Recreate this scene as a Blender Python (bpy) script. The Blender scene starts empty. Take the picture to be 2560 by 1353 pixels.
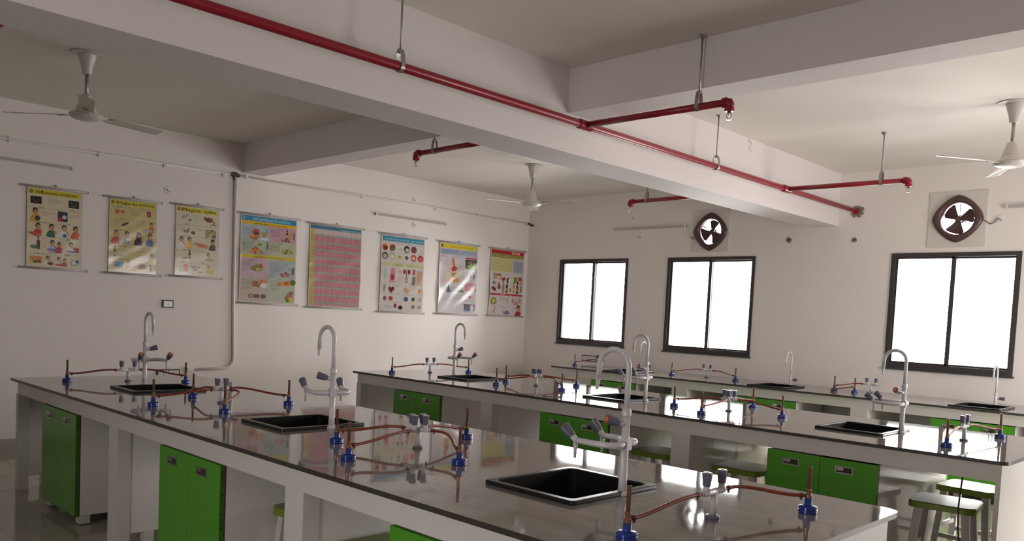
import bpy, bmesh, math, random
import numpy as np
from mathutils import Vector, Matrix

random.seed(7)
C = bpy.context.scene.collection
PI = math.pi
R = math.radians

# ------------------------------------------------------------------ camera
cam_d = bpy.data.cameras.new('camera')
cam = bpy.data.objects.new('camera', cam_d)
C.objects.link(cam)
cam_d.sensor_width = 36.0
cam_d.lens = 28.6077
cam_d.shift_y = 0.08926
cam_d.clip_start = 0.05
cam_d.clip_end = 200
cam_r = Vector((0.71388996, 0.69863347, 0.04766971))
cam_u = Vector((-0.07350014, 0.00705869, 0.99727023))
cam_f = Vector((-0.69638988, 0.71544493, -0.05638879))
cam.matrix_world = Matrix(((cam_r.x, cam_u.x, -cam_f.x, 8.73033),
                           (cam_r.y, cam_u.y, -cam_f.y, -9.20693),
                           (cam_r.z, cam_u.z, -cam_f.z, 1.49081),
                           (0, 0, 0, 1)))
bpy.context.scene.camera = cam

# ------------------------------------------------------------------ sky, exposure, window portals
sc = bpy.context.scene
world = bpy.data.worlds.new('overcast_sky')
sc.world = world
world.use_nodes = True
bg = world.node_tree.nodes['Background']
bg.inputs[0].default_value = (1.0, 0.972, 0.955, 1)
bg.inputs[1].default_value = 1.0
wn_ = world.node_tree                      # bright overcast sky above a darker ground
w_tc = wn_.nodes.new('ShaderNodeTexCoord')
w_sep = wn_.nodes.new('ShaderNodeSeparateXYZ')
w_mr = wn_.nodes.new('ShaderNodeMapRange')
w_mr.inputs[1].default_value = -0.12
w_mr.inputs[2].default_value = 0.10
w_mr.inputs[3].default_value = 10.5
w_mr.inputs[4].default_value = 15.5
wn_.links.new(w_tc.outputs['Generated'], w_sep.inputs[0])
wn_.links.new(w_sep.outputs[2], w_mr.inputs[0])
wn_.links.new(w_mr.outputs[0], bg.inputs[1])
sc.view_settings.view_transform = 'Standard'
sc.view_settings.look = 'None'
sc.view_settings.gamma = 1
sc.view_settings.use_curve_mapping = False
sc.view_settings.exposure = 0.12


def portal(name, loc, rot, sx, sy):
    l = bpy.data.lights.new(name, 'AREA')
    l.shape = 'RECTANGLE'
    l.size, l.size_y = sx, sy
    l.cycles.is_portal = True
    o = bpy.data.objects.new(name, l)
    o.location = loc
    o.rotation_euler = rot
    C.objects.link(o)


RX, RY, RZ = 9.7, -12.0, 3.27          # room runs x 0..RX, y RY..0, z 0..RZ
NWIN = [(0.679, 1.927, 1.127, 2.362), (2.578, 3.839, 1.127, 2.362),
        (5.442, 6.671, 1.127, 2.362), (7.42, 8.66, 1.127, 2.362)]
E_FILL = [(-2.65, -0.95, 0.0, 2.1)]   # y0, y1, z0, z1: unseen doorway, added and sized for side daylight
S_FILL = [(6.55, 7.9, 1.0, 2.4)]  # unseen window, added and sized to fill bench fronts and window wall
for x0, x1, z0, z1 in NWIN:
    portal('window_portal', ((x0 + x1) / 2, 0.16, (z0 + z1) / 2), (-PI / 2, 0, 0), x1 - x0, z1 - z0)
for y0, y1, z0, z1 in E_FILL:
    portal('window_portal', (RX + 0.16, (y0 + y1) / 2, (z0 + z1) / 2), (0, PI / 2, 0), z1 - z0, y1 - y0)
for x0, x1, z0, z1 in S_FILL:
    portal('window_portal', ((x0 + x1) / 2, RY - 0.16, (z0 + z1) / 2), (PI / 2, 0, 0), x1 - x0, z1 - z0)


# ------------------------------------------------------------------ materials
def lin(c):
    return tuple((v / 12.92 if v <= 0.04045 else ((v + 0.055) / 1.055) ** 2.4) for v in c)


def hexc(h):
    h = h.lstrip('#')
    return tuple(int(h[i:i + 2], 16) / 255 for i in (0, 2, 4))


def mat(name, col, rough=0.5, metal=0.0, spec=0.5, coat=0.0, bump=None, mottle=None):
    m = bpy.data.materials.new(name)
    m.use_nodes = True
    nt = m.node_tree
    b = nt.nodes['Principled BSDF']
    c = lin(hexc(col)) if isinstance(col, str) else col
    b.inputs['Base Color'].default_value = (*c, 1)
    b.inputs['Roughness'].default_value = rough
    b.inputs['Metallic'].default_value = metal
    b.inputs['Specular IOR Level'].default_value = spec
    b.inputs['Coat Weight'].default_value = coat
    tc = nt.nodes.new('ShaderNodeTexCoord')
    if mottle:
        sc_, amt = mottle
        n = nt.nodes.new('ShaderNodeTexNoise')
        n.inputs['Scale'].default_value = sc_
        n.inputs['Detail'].default_value = 5
        nt.links.new(tc.outputs['Object'], n.inputs['Vector'])
        mx = nt.nodes.new('ShaderNodeMix')
        mx.data_type = 'RGBA'
        mx.inputs[6].default_value = (*[v * (1 - amt) for v in c], 1)
        mx.inputs[7].default_value = (*[min(1, v * (1 + amt)) for v in c], 1)
        nt.links.new(n.outputs['Fac'], mx.inputs[0])
        nt.links.new(mx.outputs[2], b.inputs['Base Color'])
    if bump:
        sc_, st = bump
        n = nt.nodes.new('ShaderNodeTexNoise')
        n.inputs['Scale'].default_value = sc_
        n.inputs['Detail'].default_value = 4
        nt.links.new(tc.outputs['Object'], n.inputs['Vector'])
        bp = nt.nodes.new('ShaderNodeBump')
        bp.inputs['Strength'].default_value = st
        bp.inputs['Distance'].default_value = 0.01
        nt.links.new(n.outputs['Fac'], bp.inputs['Height'])
        nt.links.new(bp.outputs[0], b.inputs['Normal'])
    return m


M = {}
M['wall'] = mat('wall_paint', (0.87, 0.815, 0.78), 0.6, bump=(60, 0.03), mottle=(1.2, 0.02))
M['ceiling'] = mat('ceiling_paint', (0.78, 0.735, 0.68), 0.7, bump=(40, 0.03), mottle=(0.8, 0.02))
M['beam'] = mat('beam_paint', (0.77, 0.72, 0.705), 0.65, bump=(40, 0.03), mottle=(1.0, 0.02))
M['skirting'] = mat('skirting_tile', (0.46, 0.42, 0.38), 0.25)
M['frame_dark'] = mat('dark_window_frame', (0.05, 0.042, 0.042), 0.35)
M['sill'] = mat('sill_stone', (0.06, 0.055, 0.05), 0.3)
M['laminate'] = mat('bench_laminate', (0.62, 0.59, 0.555), 0.3, mottle=(3, 0.03))
M['laminate_gloss'] = mat('white_glossy_laminate', (0.76, 0.72, 0.68), 0.13, mottle=(2.5, 0.04))
M['green_door'] = mat('green_laminate', (0.075, 0.30, 0.018), 0.22, mottle=(4, 0.05))
M['green_edge'] = mat('green_edge_film', (0.04, 0.16, 0.012), 0.4)
M['ink'] = mat('dark_ink', (0.015, 0.012, 0.01), 0.5)
M['brown_edge'] = mat('brown_board_edge', (0.08, 0.035, 0.03), 0.5)
M['chrome'] = mat('handle_chrome', (0.55, 0.54, 0.53), 0.18, 1.0)
M['dark_steel'] = mat('dark_recess', (0.05, 0.045, 0.045), 0.35, 0.6)
M['galv'] = mat('galvanised_steel', (0.38, 0.36, 0.34), 0.4, 0.8)
M['sink'] = mat('black_sink_plastic', (0.006, 0.006, 0.006), 0.22, bump=(90, 0.02))
M['sink_in'] = mat('matt_black_basin', (0.004, 0.004, 0.0045), 0.6, spec=0.12)
M['cap_pale'] = mat('pale_grey_cap', (0.55, 0.54, 0.55), 0.2)
M['white_metal'] = mat('grey_white_enamel', (0.60, 0.58, 0.60), 0.25)
M['white_enamel'] = mat('white_enamel', (0.74, 0.72, 0.70), 0.25)
M['knob'] = mat('blue_grey_plastic', (0.125, 0.125, 0.18), 0.32)
M['knob_red'] = mat('red_orange_cap', (0.42, 0.085, 0.04), 0.35)
M['knob_yellow'] = mat('yellow_cap_dot', (0.7, 0.33, 0.08), 0.35)
M['blue'] = mat('blue_enamel', (0.012, 0.035, 0.22), 0.2)
M['brass'] = mat('copper_brass', (0.30, 0.145, 0.09), 0.36, 0.6, mottle=(60, 0.15))
M['hose'] = mat('red_rubber', (0.22, 0.035, 0.018), 0.42)
M['clip'] = mat('hose_clip_metal', (0.12, 0.07, 0.05), 0.4, 0.6)
M['pipe_red'] = mat('red_pipe_paint', (0.29, 0.012, 0.028), 0.28, mottle=(6, 0.06))
M['stool_green'] = mat('olive_green_seat', (0.17, 0.20, 0.045), 0.3, spec=0.28)
M['stool_edge'] = mat('lime_green_edge', (0.17, 0.24, 0.02), 0.35)
M['stool_leg'] = mat('stool_leg_paint', (0.55, 0.52, 0.49), 0.35)
M['pvc'] = mat('white_pvc', (0.80, 0.76, 0.73), 0.35)
M['rod_grey'] = mat('poster_rod_plastic', (0.50, 0.46, 0.44), 0.35)
M['black'] = mat('black_plastic', (0.02, 0.018, 0.018), 0.4)
M['junction'] = mat('dark_junction_box', (0.055, 0.047, 0.042), 0.5)
M['white_plastic'] = mat('white_plastic', (0.80, 0.78, 0.76), 0.3)
M['fan_paint'] = mat('fan_white_paint', (0.60, 0.57, 0.53), 0.28)
M['fan_blade'] = mat('fan_blade_metal', (0.50, 0.47, 0.43), 0.22, 0.25)
M['maroon'] = mat('maroon_fan_plastic', (0.095, 0.048, 0.048), 0.3)
M['board'] = mat('pale_mounting_board', (0.70, 0.66, 0.61), 0.35)
M['plaster'] = mat('rough_grey_plaster', (0.26, 0.24, 0.20), 0.9, mottle=(40, 0.3))
M['hole'] = mat('dark_hole', (0.02, 0.018, 0.015), 0.9)


def worktop_material():
    m = mat('polished_brown_grey_granite', (0.115, 0.103, 0.094), 0.045, spec=0.5)
    nt = m.node_tree
    b = nt.nodes['Principled BSDF']
    b.inputs['IOR'].default_value = 2.25
    tc = nt.nodes.new('ShaderNodeTexCoord')
    mp = nt.nodes.new('ShaderNodeMapping')
    mp.inputs['Scale'].default_value = (0.5, 3.0, 1)
    mp.inputs['Rotation'].default_value = (0, 0, 0.35)
    n = nt.nodes.new('ShaderNodeTexNoise')
    n.inputs['Scale'].default_value = 2.4
    n.inputs['Detail'].default_value = 9
    n.inputs['Distortion'].default_value = 0.5
    r = nt.nodes.new('ShaderNodeValToRGB')
    r.color_ramp.elements[0].position = 0.30
    r.color_ramp.elements[0].color = (0.185, 0.163, 0.146, 1)
    r.color_ramp.elements[1].position = 0.72
    r.color_ramp.elements[1].color = (0.255, 0.230, 0.208, 1)
    nt.links.new(tc.outputs['Object'], mp.inputs[0])
    nt.links.new(mp.outputs[0], n.inputs['Vector'])
    nt.links.new(n.outputs['Fac'], r.inputs[0])
    sp = nt.nodes.new('ShaderNodeTexNoise')                    # fine dusty smears
    sp.inputs['Scale'].default_value = 5
    sp.inputs['Detail'].default_value = 12
    mp2 = nt.nodes.new('ShaderNodeMapping')
    mp2.inputs['Scale'].default_value = (0.9, 3.2, 1)
    mp2.inputs['Rotation'].default_value = (0, 0, -0.5)
    nt.links.new(tc.outputs['Object'], mp2.inputs[0])
    nt.links.new(mp2.outputs[0], sp.inputs['Vector'])
    mr = nt.nodes.new('ShaderNodeMapRange')
    mr.inputs[1].default_value = 0.45
    mr.inputs[2].default_value = 0.85
    mr.inputs[3].default_value = 0.0
    mr.inputs[4].default_value = 0.28
    nt.links.new(sp.outputs['Fac'], mr.inputs[0])
    mx = nt.nodes.new('ShaderNodeMix')
    mx.data_type = 'RGBA'
    mx.inputs[7].default_value = (0.42, 0.40, 0.375, 1)
    nt.links.new(mr.outputs[0], mx.inputs[0])
    nt.links.new(r.outputs[0], mx.inputs[6])
    nt.links.new(mx.outputs[2], b.inputs['Base Color'])
    w = nt.nodes.new('ShaderNodeTexNoise')
    w.inputs['Scale'].default_value = 3.5
    w.inputs['Detail'].default_value = 2
    nt.links.new(tc.outputs['Object'], w.inputs['Vector'])
    bp = nt.nodes.new('ShaderNodeBump')
    bp.inputs['Strength'].default_value = 0.05
    bp.inputs['Distance'].default_value = 0.01
    nt.links.new(w.outputs['Fac'], bp.inputs['Height'])
    nt.links.new(bp.outputs[0], b.inputs['Normal'])
    return m


def floor_material():
    m = mat('glossy_beige_tile', (0.20, 0.185, 0.15), 0.07, spec=0.5)
    nt = m.node_tree
    b = nt.nodes['Principled BSDF']
    tc = nt.nodes.new('ShaderNodeTexCoord')
    br = nt.nodes.new('ShaderNodeTexBrick')
    br.offset = 0
    br.inputs['Color1'].default_value = (0.40, 0.365, 0.30, 1)
    br.inputs['Color2'].default_value = (0.36, 0.33, 0.27, 1)
    br.inputs['Mortar'].default_value = (0.09, 0.08, 0.065, 1)
    br.inputs['Scale'].default_value = 1.0
    br.inputs['Mortar Size'].default_value = 0.004
    br.inputs['Brick Width'].default_value = 0.6
    br.inputs['Row Height'].default_value = 0.6
    nt.links.new(tc.outputs['Object'], br.inputs['Vector'])
    nt.links.new(br.outputs['Color'], b.inputs['Base Color'])
    return m


def stained_material():
    m = mat('stained_laminate', (0.62, 0.57, 0.50), 0.16)
    nt = m.node_tree
    b = nt.nodes['Principled BSDF']
    tc = nt.nodes.new('ShaderNodeTexCoord')
    n = nt.nodes.new('ShaderNodeTexNoise')
    n.inputs['Scale'].default_value = 3.2
    n.inputs['Detail'].default_value = 6
    n.inputs['Distortion'].default_value = 1.0
    r = nt.nodes.new('ShaderNodeValToRGB')
    r.color_ramp.elements[0].position = 0.56
    r.color_ramp.elements[0].color = (0.80, 0.74, 0.65, 1)
    r.color_ramp.elements[1].position = 0.63
    r.color_ramp.elements[1].color = (0.48, 0.43, 0.35, 1)
    nt.links.new(tc.outputs['Object'], n.inputs['Vector'])
    nt.links.new(n.outputs['Fac'], r.inputs[0])
    nt.links.new(r.outputs[0], b.inputs['Base Color'])
    return m


def glass_material():
    m = bpy.data.materials.new('window_glass')
    m.use_nodes = True
    nt = m.node_tree
    nt.nodes.clear()
    out = nt.nodes.new('ShaderNodeOutputMaterial')
    t = nt.nodes.new('ShaderNodeBsdfTransparent')
    g = nt.nodes.new('ShaderNodeBsdfGlossy')
    g.inputs['Roughness'].default_value = 0.02
    fr = nt.nodes.new('ShaderNodeFresnel')
    fr.inputs[0].default_value = 1.45
    mx = nt.nodes.new('ShaderNodeMixShader')
    nt.links.new(fr.outputs[0], mx.inputs[0])
    nt.links.new(t.outputs[0], mx.inputs[1])
    nt.links.new(g.outputs[0], mx.inputs[2])
    nt.links.new(mx.outputs[0], out.inputs[0])
    return m


def print_material():
    m = mat('laminated_print', (0.8, 0.8, 0.8), 0.2, spec=0.5, coat=0.15)
    nt = m.node_tree
    b = nt.nodes['Principled BSDF']
    b.inputs['Coat Roughness'].default_value = 0.08
    a = nt.nodes.new('ShaderNodeAttribute')
    a.attribute_name = 'print'
    nt.links.new(a.outputs['Color'], b.inputs['Base Color'])
    return m


M['worktop'] = worktop_material()
M['stone_edge'] = mat('dark_stone_edge', (0.045, 0.038, 0.033), 0.3, mottle=(8, 0.3))
M['floor'] = floor_material()
M['stained'] = stained_material()
M['glass'] = glass_material()
M['print'] = print_material()


# ------------------------------------------------------------------ mesh builder
class MB:
    def __init__(s):
        s.v, s.f, s.m, s.s, s.mats = [], [], [], [], []

    def mi(s, m):
        if m not in s.mats:
            s.mats.append(m)
        return s.mats.index(m)

    def add(s, vs, fs, m, smooth=False, X=None):
        o = len(s.v)
        for p in vs:
            p = Vector(p)
            s.v.append(tuple(X @ p) if X is not None else tuple(p))
        k = s.mi(m)
        for f in fs:
            s.f.append([i + o for i in f])
            s.m.append(k)
            s.s.append(smooth)

    def box(s, x0, x1, y0, y1, z0, z1, m, X=None):
        vs = [(x, y, z) for z in (z0, z1) for y in (y0, y1) for x in (x0, x1)]
        s.add(vs, [(0, 2, 3, 1), (4, 5, 7, 6), (0, 1, 5, 4), (2, 6, 7, 3), (0, 4, 6, 2), (1, 3, 7, 5)], m, False, X)

    def loops(s, loops, m, smooth=True, closed=True, cap0=True, cap1=True, X=None):
        n = len(loops[0])
        vs = [p for l in loops for p in l]
        fs = []
        for i in range(len(loops) - 1):
            for j in range(n if closed else n - 1):
                k = (j + 1) % n
                fs.append((i * n + j, i * n + k, (i + 1) * n + k, (i + 1) * n + j))
        s.add(vs, fs, m, smooth, X)
        o = len(s.v) - len(vs)
        if cap0:
            s.f.append([o + j for j in range(n)][::-1]); s.m.append(s.mi(m)); s.s.append(False)
        if cap1:
            s.f.append([o + (len(loops) - 1) * n + j for j in range(n)]); s.m.append(s.mi(m)); s.s.append(False)

    def lathe(s, prof, m, at=(0, 0, 0), axis=(0, 0, 1), n=20, smooth=True, X=None):
        q = Vector(axis).normalized().to_track_quat('Z', 'Y').to_matrix()
        at = Vector(at)
        L = [[tuple(at + q @ Vector((max(r, 1e-5) * math.cos(2 * PI * j / n), max(r, 1e-5) * math.sin(2 * PI * j / n), z)))
              for j in range(n)] for r, z in prof]
        # hard edges: duplicate loops where the profile turns sharply
        i = 0
        start = 0
        segs = []
        for i in range(1, len(prof) - 1):
            a = Vector((prof[i][0] - prof[i - 1][0], prof[i][1] - prof[i - 1][1]))
            b = Vector((prof[i + 1][0] - prof[i][0], prof[i + 1][1] - prof[i][1]))
            if a.length > 1e-7 and b.length > 1e-7 and a.angle(b) > R(38):
                segs.append((start, i))
                start = i
        segs.append((start, len(prof) - 1))
        for a, b in segs:
            s.loops(L[a:b + 1], m, smooth, True, a == 0, b == len(prof) - 1, X)

    def tube(s, pts, r, m, n=10, X=None, caps=True):
        pts = [Vector(p) for p in pts]
        k = len(pts)
        rs = r if isinstance(r, (list, tuple)) else [r] * k
        T = []
        for i in range(k):
            t = pts[min(i + 1, k - 1)] - pts[max(i - 1, 0)]
            T.append(t.normalized())
        up = Vector((0, 0, 1)) if abs(T[0].z) < 0.9 else Vector((1, 0, 0))
        nrm = (up - T[0] * up.dot(T[0])).normalized()
        L = []
        for i in range(k):
            nrm = (nrm - T[i] * nrm.dot(T[i])).normalized()
            bi = T[i].cross(nrm)
            L.append([tuple(pts[i] + (nrm * math.cos(2 * PI * j / n) + bi * math.sin(2 * PI * j / n)) * rs[i]) for j in range(n)])
        s.loops(L, m, True, True, caps, caps, X)

    def prism(s, outline, z0, z1, m, ch=0.0, X=None, m_side=None):
        """outline: list of (x, y) counter-clockwise; optional chamfer ch on the top edge"""
        def inset(o, d):
            n = len(o)
            res = []
            for i in range(n):
                p, a, b = Vector(o[i]), Vector(o[i - 1]), Vector(o[(i + 1) % n])
                e1 = (p - a).normalized(); e2 = (b - p).normalized()
                n1 = Vector((-e1.y, e1.x)); n2 = Vector((-e2.y, e2.x))
                nn = (n1 + n2)
                nn = nn / max(nn.length_squared / 2, 0.2)
                res.append((p.x + nn.x * d, p.y + nn.y * d))
            return res
        ms = m_side or m
        L = [[(x, y, z0) for x, y in outline], [(x, y, z1 - ch) for x, y in outline]]
        s.loops(L, ms, False, True, True, ch == 0, X)
        if ch:
            s.loops([L[1], [(x, y, z1) for x, y in inset(outline, ch)]], m, False, True, False, True, X)

    def build(s, name, parent=None, loc=None):
        me = bpy.data.meshes.new(name)
        me.from_pydata(s.v, [], s.f)
        for m in s.mats:
            me.materials.append(m)
        me.polygons.foreach_set('material_index', s.m)
        me.polygons.foreach_set('use_smooth', s.s)
        me.update()
        o = bpy.data.objects.new(name, me)
        C.objects.link(o)
        if parent is not None:
            o.parent = parent
        if loc is not None:
            o.location = loc
        return o


def rrect(x0, x1, y0, y1, r, n=5, corners=(1, 1, 1, 1)):
    """counter-clockwise rounded rectangle; corners order: x0y0, x1y0, x1y1, x0y1"""
    out = []
    for (cx, cy, a0, on) in ((x0 + r, y0 + r, PI, corners[0]), (x1 - r, y0 + r, 1.5 * PI, corners[1]),
                             (x1 - r, y1 - r, 0, corners[2]), (x0 + r, y1 - r, 0.5 * PI, corners[3])):
        if on:
            for i in range(n + 1):
                a = a0 + 0.5 * PI * i / n
                out.append((cx + r * math.cos(a), cy + r * math.sin(a)))
        else:
            a = a0 + 0.25 * PI
            out.append((cx + r * math.copysign(1, math.cos(a)), cy + r * math.copysign(1, math.sin(a))))
    return out


def tag(o, label=None, cat=None, group=None, kind=None):
    if label: o['label'] = label
    if cat: o['category'] = cat
    if group: o['group'] = group
    if kind: o['kind'] = kind
    return o


def empty(name, loc=(0, 0, 0), rz=0.0):
    o = bpy.data.objects.new(name, None)
    o.empty_display_size = 0.1
    C.objects.link(o)
    o.location = loc
    o.rotation_euler = (0, 0, rz)
    return o


KIDS = {}


def kids(o):
    return [c for c in bpy.data.objects if c.parent == o]


def copy_tree(o, parent=None):
    c = o.copy()
    C.objects.link(c)
    if parent is not None:
        c.parent = parent
    for k in kids(o):
        copy_tree(k, c)
    return c


class Proto:
    """first use hands out the built thing itself, later uses hand out copies with copied parts"""
    def __init__(s, root):
        s.root, s.used = root, False

    def place(s, loc, rz=0.0, label=None, group=None):
        o = s.root if not s.used else copy_tree(s.root)
        s.used = True
        o.location = loc
        o.rotation_euler = (0, 0, rz)
        if label: o['label'] = label
        if group: o['group'] = group
        return o


def bezier(p0, p1, p2, p3, n=18):
    p0, p1, p2, p3 = map(Vector, (p0, p1, p2, p3))
    return [p0 * (1 - t) ** 3 + p1 * 3 * t * (1 - t) ** 2 + p2 * 3 * t * t * (1 - t) + p3 * t ** 3 for t in [i / n for i in range(n + 1)]]


# ------------------------------------------------------------------ room shell
def holed_slab(mb, u0, u1, v0, v1, holes, put, m):
    us = sorted({u0, u1, *[h[0] for h in holes], *[h[1] for h in holes]})
    vs = sorted({v0, v1, *[h[2] for h in holes], *[h[3] for h in holes]})
    for i in range(len(us) - 1):
        for j in range(len(vs) - 1):
            cu, cv = (us[i] + us[i + 1]) / 2, (vs[j] + vs[j + 1]) / 2
            if any(h[0] < cu < h[1] and h[2] < cv < h[3] for h in holes):
                continue
            put(mb, us[i], us[i + 1], vs[j], vs[j + 1], m)


EXF = [(3.192, 2.682), (6.066, 2.705)]
north_holes = list(NWIN) + [(x - 0.19, x + 0.19, z - 0.19, z + 0.19) for x, z in EXF]

mb = MB(); mb.box(-0.2, RX + 0.2, RY - 0.2, 0.2, -0.1, 0.0, M['floor'])
tag(mb.build('floor'), 'glossy beige tiled floor under the lab benches', 'floor', kind='structure')
mb = MB(); mb.box(-0.2, RX + 0.2, RY - 0.2, 0.2, RZ, RZ + 0.12, M['ceiling'])
tag(mb.build('ceiling'), 'plain off-white plastered ceiling slab', 'ceiling', kind='structure')
mb = MB(); mb.box(-0.2, 0, RY - 0.2, 0.2, 0, RZ, M['wall'])
tag(mb.build('wall_west'), 'long off-white wall hung with eight printed charts', 'wall', kind='structure')
mb = MB()
holed_slab(mb, 0, RX, 0, RZ, north_holes, lambda b, a, c, d, e, m: b.box(a, c, 0, 0.2, d, e, m), M['wall'])
wn = tag(mb.build('wall_north'), 'off-white wall with dark framed windows and exhaust fans', 'wall', kind='structure')
mb = MB()
holed_slab(mb, RY, 0, 0, RZ, E_FILL, lambda b, a, c, d, e, m: b.box(RX, RX + 0.2, a, c, d, e, m), M['wall'])
tag(mb.build('wall_east'), 'off-white wall with an unseen doorway added for side light', 'wall', kind='structure')
mb = MB()
holed_slab(mb, 0, RX, 0, RZ, S_FILL, lambda b, a, c, d, e, m: b.box(a, c, RY - 0.2, RY, d, e, m), M['wall'])
tag(mb.build('wall_south'), 'off-white wall behind the front bench', 'wall', kind='structure')
mb = MB(); mb.box(0, 0.012, RY, 0, 0, 0.1, M['skirting'])
tag(mb.build('baseboard_west'), 'grey tile skirting below the chart wall', 'skirting', kind='structure')
mb = MB(); mb.box(0.012, RX, -0.012, 0, 0, 0.1, M['skirting'])
tag(mb.build('baseboard_north'), 'grey tile skirting below the window wall', 'skirting', kind='structure')
# beams
BX0, BX1, BZ = 4.45, 4.825, 2.683
CY0, CY1, CZ = -4.744, -4.475, 2.96
mb = MB(); mb.box(BX0, BX1, RY, 0, BZ, RZ, M['beam'])
tag(mb.build('trim_1'), 'deep ceiling beam running to the window wall beside the red pipe', 'beam', kind='structure')
mb = MB(); mb.box(0, BX0, CY0, CY1, CZ, RZ, M['beam'])
tag(mb.build('trim_2'), 'shallower cross beam meeting the chart wall', 'beam', kind='structure')
mb = MB(); mb.box(BX1, RX, CY0, CY1, CZ, RZ, M['beam'])
tag(mb.build('trim_3'), 'shallower cross beam on the red pipe side of the deep beam', 'beam', kind='structure')


def ragged(mb, cx, cz, r, m, y, seed, n=18, hole=None):
    rnd = random.Random(seed)
    rs = [r * rnd.uniform(0.72, 1.18) for _ in range(n)]
    o = [(cx + rs[i] * math.cos(2 * PI * i / n), y, cz + rs[i] * math.sin(2 * PI * i / n)) for i in range(n)]
    b = [(p[0], -0.0002, p[2]) for p in o]
    mb.loops([b, o], m, False)


mb = MB()
ragged(mb, 5.035, 2.835, 0.072, M['plaster'], -0.006, 1)
ragged(mb, 4.248, 2.546, 0.034, M['plaster'], -0.005, 2)
ragged(mb, 5.022, 2.522, 0.030, M['plaster'], -0.005, 3)
mb.lathe([(0.011, 0), (0.011, 0.001)], M['hole'], (4.250, -0.005, 2.546), (0, -1, 0), 10)
mb.lathe([(0.010, 0), (0.010, 0.001)], M['hole'], (5.022, -0.005, 2.524), (0, -1, 0), 10)
mb.build('plaster_patch', wn)


# ------------------------------------------------------------------ windows
def window(idx, x0, x1, z0, z1, label, axis='n'):
    root = tag(empty('window_%d' % idx), label, 'window', 'dark framed sliding windows', 'structure')
    if axis == 'n':
        root.location = (x0, 0, z0)
    elif axis == 'e':
        root.location = (RX, x1, z0); root.rotation_euler = (0, 0, -PI / 2)
    else:
        root.location = (x1, RY, z0); root.rotation_euler = (0, 0, PI)
    w, h = x1 - x0, z1 - z0
    f = MB()
    d0, d1 = -0.012, 0.09
    f.box(0, 0.042, d0, d1, 0, h, M['frame_dark'])
    f.box(w - 0.042, w, d0, d1, 0, h, M['frame_dark'])
    f.box(0.042, w - 0.042, d0, d1, 0, 0.055, M['frame_dark'])
    f.box(0.042, w - 0.042, d0, d1, h - 0.042, h, M['frame_dark'])
    f.build('window_frame', root)
    for k, (a, b, y) in enumerate(((0.042, w / 2 + 0.022, 0.018), (w / 2 - 0.022, w - 0.042, 0.050))):
        s_ = MB()
        sw = 0.030
        s_.box(a, a + (0.022 if k == 0 else 0.044), y, y + 0.026, 0.055, h - 0.042, M['frame_dark'])
        s_.box(b - (0.044 if k == 0 else 0.022), b, y, y + 0.026, 0.055, h - 0.042, M['frame_dark'])
        l, r_ = a + 0.022, b - 0.022
        s_.box(l, r_, y, y + 0.026, 0.055, 0.055 + 0.02, M['frame_dark'])
        s_.box(l, r_, y, y + 0.026, h - 0.042 - 0.018, h - 0.042, M['frame_dark'])
        so = s_.build('sash', root)
        g = MB()
        g.box(l, r_, y + 0.011, y + 0.015, 0.075, h - 0.06, M['glass'])
        g.build('pane', so)
    s_ = MB()
    s_.box(-0.015, w + 0.015, -0.024, 0.02, -0.018, 0.0, M['sill'])
    s_.build('window_sill', root)
    return root


window(1, *NWIN[0], 'dark framed sliding window nearest the chart wall')
window(2, *NWIN[1], 'dark framed sliding window below the first exhaust fan')
window(3, *NWIN[2], 'large dark framed sliding window below the second exhaust fan')
window(4, *NWIN[3], 'dark framed sliding window beyond the second exhaust fan')
window(5, *S_FILL[0], 'unseen dark framed window added in the south wall for fill light', 's')
door = tag(empty('door_1', (RX, E_FILL[0][1], 0)), 'unseen open doorway with a dark frame, added in the east wall for side light', 'doorway', None, 'structure')
mb = MB()
dw = E_FILL[0][1] - E_FILL[0][0]
mb.box(-0.01, 0.12, -0.05, 0.0, 0, 2.1, M['frame_dark'])
mb.box(-0.01, 0.12, -dw, -dw + 0.05, 0, 2.1, M['frame_dark'])
mb.box(-0.01, 0.12, -dw + 0.05, -0.05, 2.05, 2.1, M['frame_dark'])
mb.build('door_frame', door)


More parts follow.
